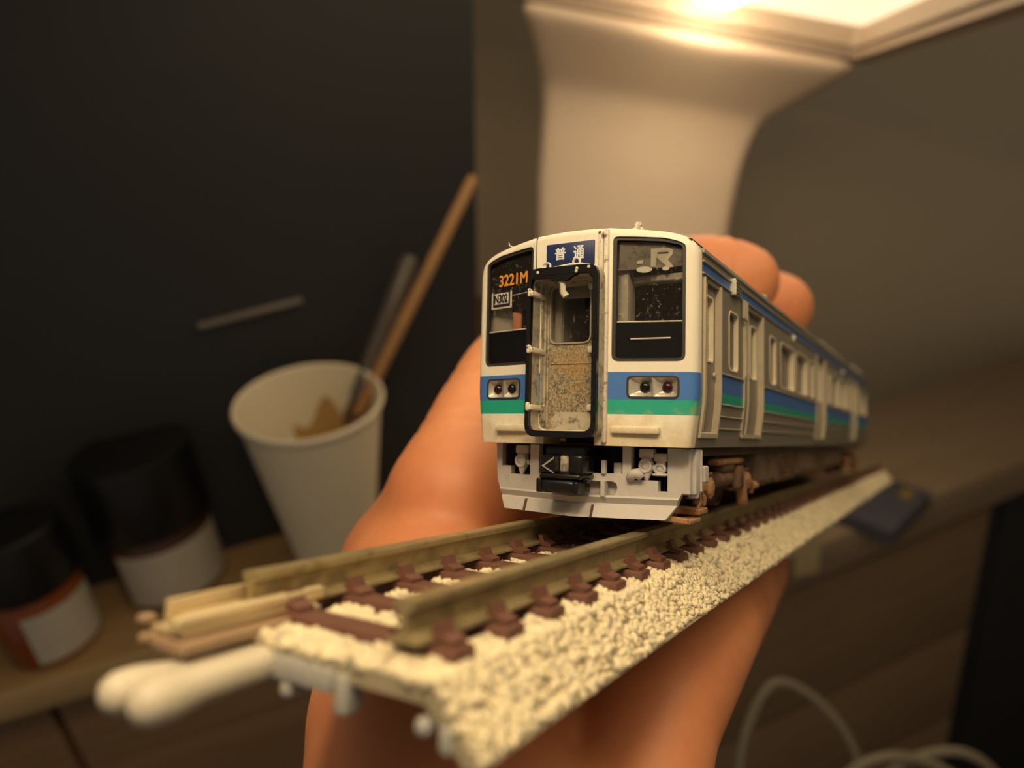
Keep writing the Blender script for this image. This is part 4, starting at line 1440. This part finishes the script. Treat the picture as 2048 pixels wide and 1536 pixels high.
def bogie(yc):
    wb = 7.2
    for dy in (-wb, wb):
        g = G()
        for s in (1, -1):
            g.lathe([(.4, s * 4.1), (2.7, s * 4.1), (2.95, s * 4.25), (2.85, s * 4.4), (2.8, s * 5.5), (2.4, s * 5.6), (2.3, s * 5.45), (.9, s * 5.45), (.8, s * 5.9), (.1, s * 5.9)], (0, yc + dy, 2.86), 'X', 28)
        g.cyl((-4.2, yc + dy, 2.86), (4.2, yc + dy, 2.86), .5)
        g.build('wheelset', M['rust'], train, angle=30)
    for s in (1, -1):
        g = G()
        fn = lambda u, v, w: (s * (7.0 + w), yc + u, v)
        g.plate(arcpoly([(-9.6, 2.1), (-5.2, 2.0), (-3.2, 2.9), (3.2, 2.9), (5.2, 2.0), (9.6, 2.1), (9.6, 3.9), (6.0, 4.3), (3.6, 4.0), (-3.6, 4.0), (-6.0, 4.3), (-9.6, 3.9)], .4), [], fn, -.4, .5)
        sf = g.build('side_frame', M['rust'], train)
        for dy in (-wb, wb):
            g = G()
            g.rbox(min(s * 7.2, s * 8.5), max(s * 7.2, s * 8.5), yc + dy - 1.1, yc + dy + 1.1, 1.9, 3.9, .3, 2)
            g.lathe([(.95, s * 8.2), (.95, s * 8.75), (.7, s * 8.95), (.05, s * 9.0)], (0, yc + dy, 2.86), 'X', 18)
            g.build('axle_box', M['rustlight'], sf, angle=40)
            for d2 in (-1.9, 1.9):
                g = G()
                hx = [(s * 7.7 + .55 * math.cos(t_ * 1.1), yc + dy + d2 + .55 * math.sin(t_ * 1.1), 1.9 + t_ * .075) for t_ in range(30)]
                g.tube(hx, .16, 6)
                g.build('coil_spring', M['rustlight'], sf, angle=80)
        g = G()
        g.rbox(min(s * 6.6, s * 8.7), max(s * 6.6, s * 8.7), yc - 2.2, yc + 2.2, 3.9, 5.3, .6, 3)
        g.build('air_spring', M['under'], sf)
        g = G()
        g.rbox(min(s * 7.6, s * 8.9), max(s * 7.6, s * 8.9), yc - 4.6, yc + 5.2, 4.75, 5.35, .28, 3)
        g.build('damper', M['rustlight'], sf)
        g = G()
        g.rbox(min(s * 7.9, s * 8.9), max(s * 7.9, s * 8.9), yc + 2.9, yc + 5.2, 2.2, 4.6, .4, 3)
        g.build('sand_box', M['rust'], sf)
        g = G()
        g.rbox(0, 1, 0, 1.5, 0, 3.6, .25, 3, lambda x, y, z: (s * (7.9 + x * .9), yc + 4.9 + y - z * .35 + 1.0, 0.35 + z))
        g.build('brake_shoe', M['rustlight'], sf)
        g = G()
        g.tube([(s * 8.6, yc + 7.2, 3.2), (s * 8.9, yc + 8.2, 2.7), (s * 8.8, yc + 8.8, 2.2), (s * 8.6, yc + 9.2, 1.6)], .25, 8)
        for k in range(4):
            g.ball((s * 8.8, yc + 8.6 + .7 * k, 2.4 - .12 * (k % 2)), .32, .35, .35)
        g.build('brake_rod', M['rustlight'], sf)
        g = G()
        g.tube([(s * 8.4, yc - 10.2, 4.4), (s * 8.7, yc - 10.6, 3.6), (s * 8.6, yc - 10.5, 2.6), (s * 8.9, yc - 10.9, 1.9), (s * 8.6, yc - 11.4, 1.1)], .16, 7)
        g.tube([(s * 8.2, yc - 9.4, 4.2), (s * 8.6, yc - 9.6, 3.4), (s * 8.5, yc - 9.5, 2.6), (s * 8.2, yc - 9.9, 1.6)], .3, 7)
        g.rbox(min(s * 7.8, s * 8.9), max(s * 7.8, s * 8.9), yc - 9.9, yc - 8.9, 1.4, 2.4, .2, 2)
        g.rbox(min(s * 7.9, s * 8.8), max(s * 7.9, s * 8.8), yc - 9.2, yc - 8.2, 2.6, 3.9, .25, 2)
        g.build('brake_hanger', M['rustlight'], sf)
        g = G()
        g.tube([(s * 7.4, yc - 4.6, 3.4), (s * 7.8, yc - 3.2, 3.4), (s * 7.9, yc + 2.0, 3.4)], .75, 12)
        g.build('brake_cylinder', M['rust'], sf)


bogie(18.2)
bogie(127.0)
# ------------------------------------------------------------------ the hand that holds the track
ms, nts, bs_, os_ = new_mat('skin')
n1 = noise(nts, 45, 4, 0.6)
r1 = ramp(nts, n1.outputs['Fac'], [(0.3, lin((208, 130, 86))), (0.7, lin((228, 154, 106)))])
n2 = noise(nts, 900, 5, 0.7)
r2 = ramp(nts, n2.outputs['Fac'], [(0.35, (0.93, 0.93, 0.93)), (0.65, (1, 1, 1))])
mm = nts.nodes.new('ShaderNodeMix')
mm.data_type = 'RGBA'
mm.blend_type = 'MULTIPLY'
mm.inputs[0].default_value = 0.6
nts.links.new(r1.outputs['Color'], mm.inputs[6])
nts.links.new(r2.outputs['Color'], mm.inputs[7])
nts.links.new(mm.outputs[2], bs_.inputs['Base Color'])
bs_.inputs['Roughness'].default_value = 0.5
bs_.inputs['Subsurface Weight'].default_value = 0.25
bs_.inputs['Subsurface Radius'].default_value = (0.004, 0.0015, 0.0008)
bs_.inputs['Subsurface Scale'].default_value = 1.0
bump(nts, bs_, n2.outputs['Fac'], 0.00003)
M['skin'] = ms


def cap_chain(g, nodes):
    """tapered limb through (point, radius) joints"""
    for (a_, b_) in zip(nodes[:-1], nodes[1:]):
        p, q = a_[0], b_[0]
        d = q - p
        L = d.length
        u = d / L
        ref = Vector((0, 0, 1)) if abs(u.z) < .9 else Vector((1, 0, 0))
        e1 = u.cross(ref).normalized()
        e2 = u.cross(e1)
        ra, rb = a_[1], b_[1]
        prof = [(-ra * math.cos(t_), ra * math.sin(t_)) for t_ in (math.pi / 2 * (k + .01) / 6 for k in range(6))]
        prof += [(L * k / 4, ra + (rb - ra) * k / 4) for k in range(5)]
        prof += [(L + rb * math.sin(t_), rb * math.cos(t_)) for t_ in (math.pi / 2 * (k + .99) / 6 for k in range(6))]
        g.loft([[p + u * h + (e1 * math.cos(c) + e2 * math.sin(c)) * max(r, .02) for c in (2 * math.pi * j / 20 for j in range(20))] for h, r in prof])


K = 0.80


def N(px, py, d, r, K=K):
    """a joint seen at a pixel, with its depth and thickness"""
    return (P(px, py, d * K) * 1000, r * K)


def TN(x, y, z, r):
    """a joint given in the track's own frame"""
    return (track.matrix_world @ Vector((x * .001, y * .001, z * .001)) * 1000, r)


WR, WR2 = N(840, 1660, 90, 15, .6), N(1010, 1690, 96, 12, .6)
HY = N(880, 1170, 100, 14, 0.93)           # heel of the hand, little finger side
HY2 = N(800, 1445, 93, 11.7, 0.62)
PC, PM = N(1000, 1540, 95, 8.5, .62), N(1000, 1200, 112, 10, .9)
TB = N(1240, 1720, 96, 10, .63)
LM, RM, MM_, IM = N(915, 1000, 110, 10.8), TN(-24, 34, -2, 8.0), TN(-25, 58, -3, 8.0), TN(-24, 80, -4, 8.0)
LITTLE = [LM, N(955, 880, 118, 9.0), N(968, 838, 121, 8.5), N(1015, 752, 128, 8.3), N(1055, 700, 133, 7.6)]
RING = [RM, TN(-24.5, 46, 16, 7.2), TN(-20, 54, 28, 6.6), TN(-9, 58.5, 33.3, 5.9), TN(-4.6, 60.5, 33.4, 6.1), TN(-1.2, 62, 32.2, 6.0)]
MIDDLE = [MM_, TN(-25, 70, 16, 7.6), TN(-20, 79, 28.5, 7.0), TN(-9, 85, 33.6, 6.3), TN(-4.3, 87.3, 33.2, 6.5), TN(-0.8, 89, 32.3, 6.6)]
INDEX = [IM, TN(-25, 94, 15, 7.4), TN(-21, 101, 27, 6.8), TN(-16, 105, 31.5, 6.0), TN(-13, 107, 31.2, 5.8)]
THUMB = [TB, N(1296, 1440, 106, 10.0, .66), N(1398, 1252, 120, 9.6, .73), N(1440, 1182, 126, 9.2, .92), N(1480, 1130, 132, 8.2, 1.03)]
W3, W4 = N(820, 1900, 95, 17, .62), N(1040, 1900, 100, 16, .62)
g = G()
for ch in (LITTLE, RING, MIDDLE, INDEX, THUMB, [WR, HY2, HY, LM], [WR2, PC], [PC, PM], [HY, RM], [HY, PM, MM_], [PM, IM], [LM, RM], [RM, MM_], [MM_, IM], [HY2, PM], [HY2, PC], [WR, WR2], [WR2, TB], [HY2, N(900, 1510, 93, 11, .61), PC],
           [WR, W3], [WR2, W4], [W3, W4], [TB, W4]):
    cap_chain(g, ch)
raw = g.build('person_raw', M['skin'], None, fixn=False)
m1 = raw.modifiers.new('fuse', 'REMESH')
m1.mode = 'VOXEL'
m1.voxel_size = 0.0009
m1.use_smooth_shade = True
m2 = raw.modifiers.new('soften', 'SMOOTH')
m2.factor = 0.5
m2.iterations = 14
dg = bpy.context.evaluated_depsgraph_get()
hm = bpy.data.meshes.new_from_object(raw.evaluated_get(dg))
bpy.data.objects.remove(raw)
hm.name = 'person'
# finger creases pressed into the surface where the joints fold
co = np.empty(len(hm.vertices) * 3)
hm.vertices.foreach_get('co', co)
co = co.reshape(-1, 3)
no = np.empty(len(hm.vertices) * 3)
hm.vertices.foreach_get('normal', no)
no = no.reshape(-1, 3)
dis = np.zeros(len(co))
for (a_, b_) in ((LITTLE[1], LITTLE[3]), (LITTLE[0], LITTLE[2]), (RING[3], RING[5]), (MIDDLE[2], MIDDLE[4]), (THUMB[1], THUMB[3])):
    p, q = np.array(a_[0]) * .001, np.array(b_[0]) * .001
    mid = (p + q) / 2
    u = (q - p) / np.linalg.norm(q - p)
    rel = co - mid
    t_ = rel @ u
    rad = np.linalg.norm(rel - t_[:, None] * u, axis=1)
    for off, amp in ((0.0, 1.0), (0.0022, .6)):
        dis += np.where(rad < 0.0105, amp * 0.00045 * np.exp(-((t_ - off) / 0.0006) ** 2), 0)
co -= no * dis[:, None]
hm.vertices.foreach_set('co', co.reshape(-1))
hm.update()
hm.polygons.foreach_set('use_smooth', [True] * len(hm.polygons))
person = bpy.data.objects.new('person', hm)
COL.objects.link(person)
if not hm.materials:
    hm.materials.append(M['skin'])
tag(person, 'bare right hand, palm up, fingers curled behind the train, holding the track', 'person')
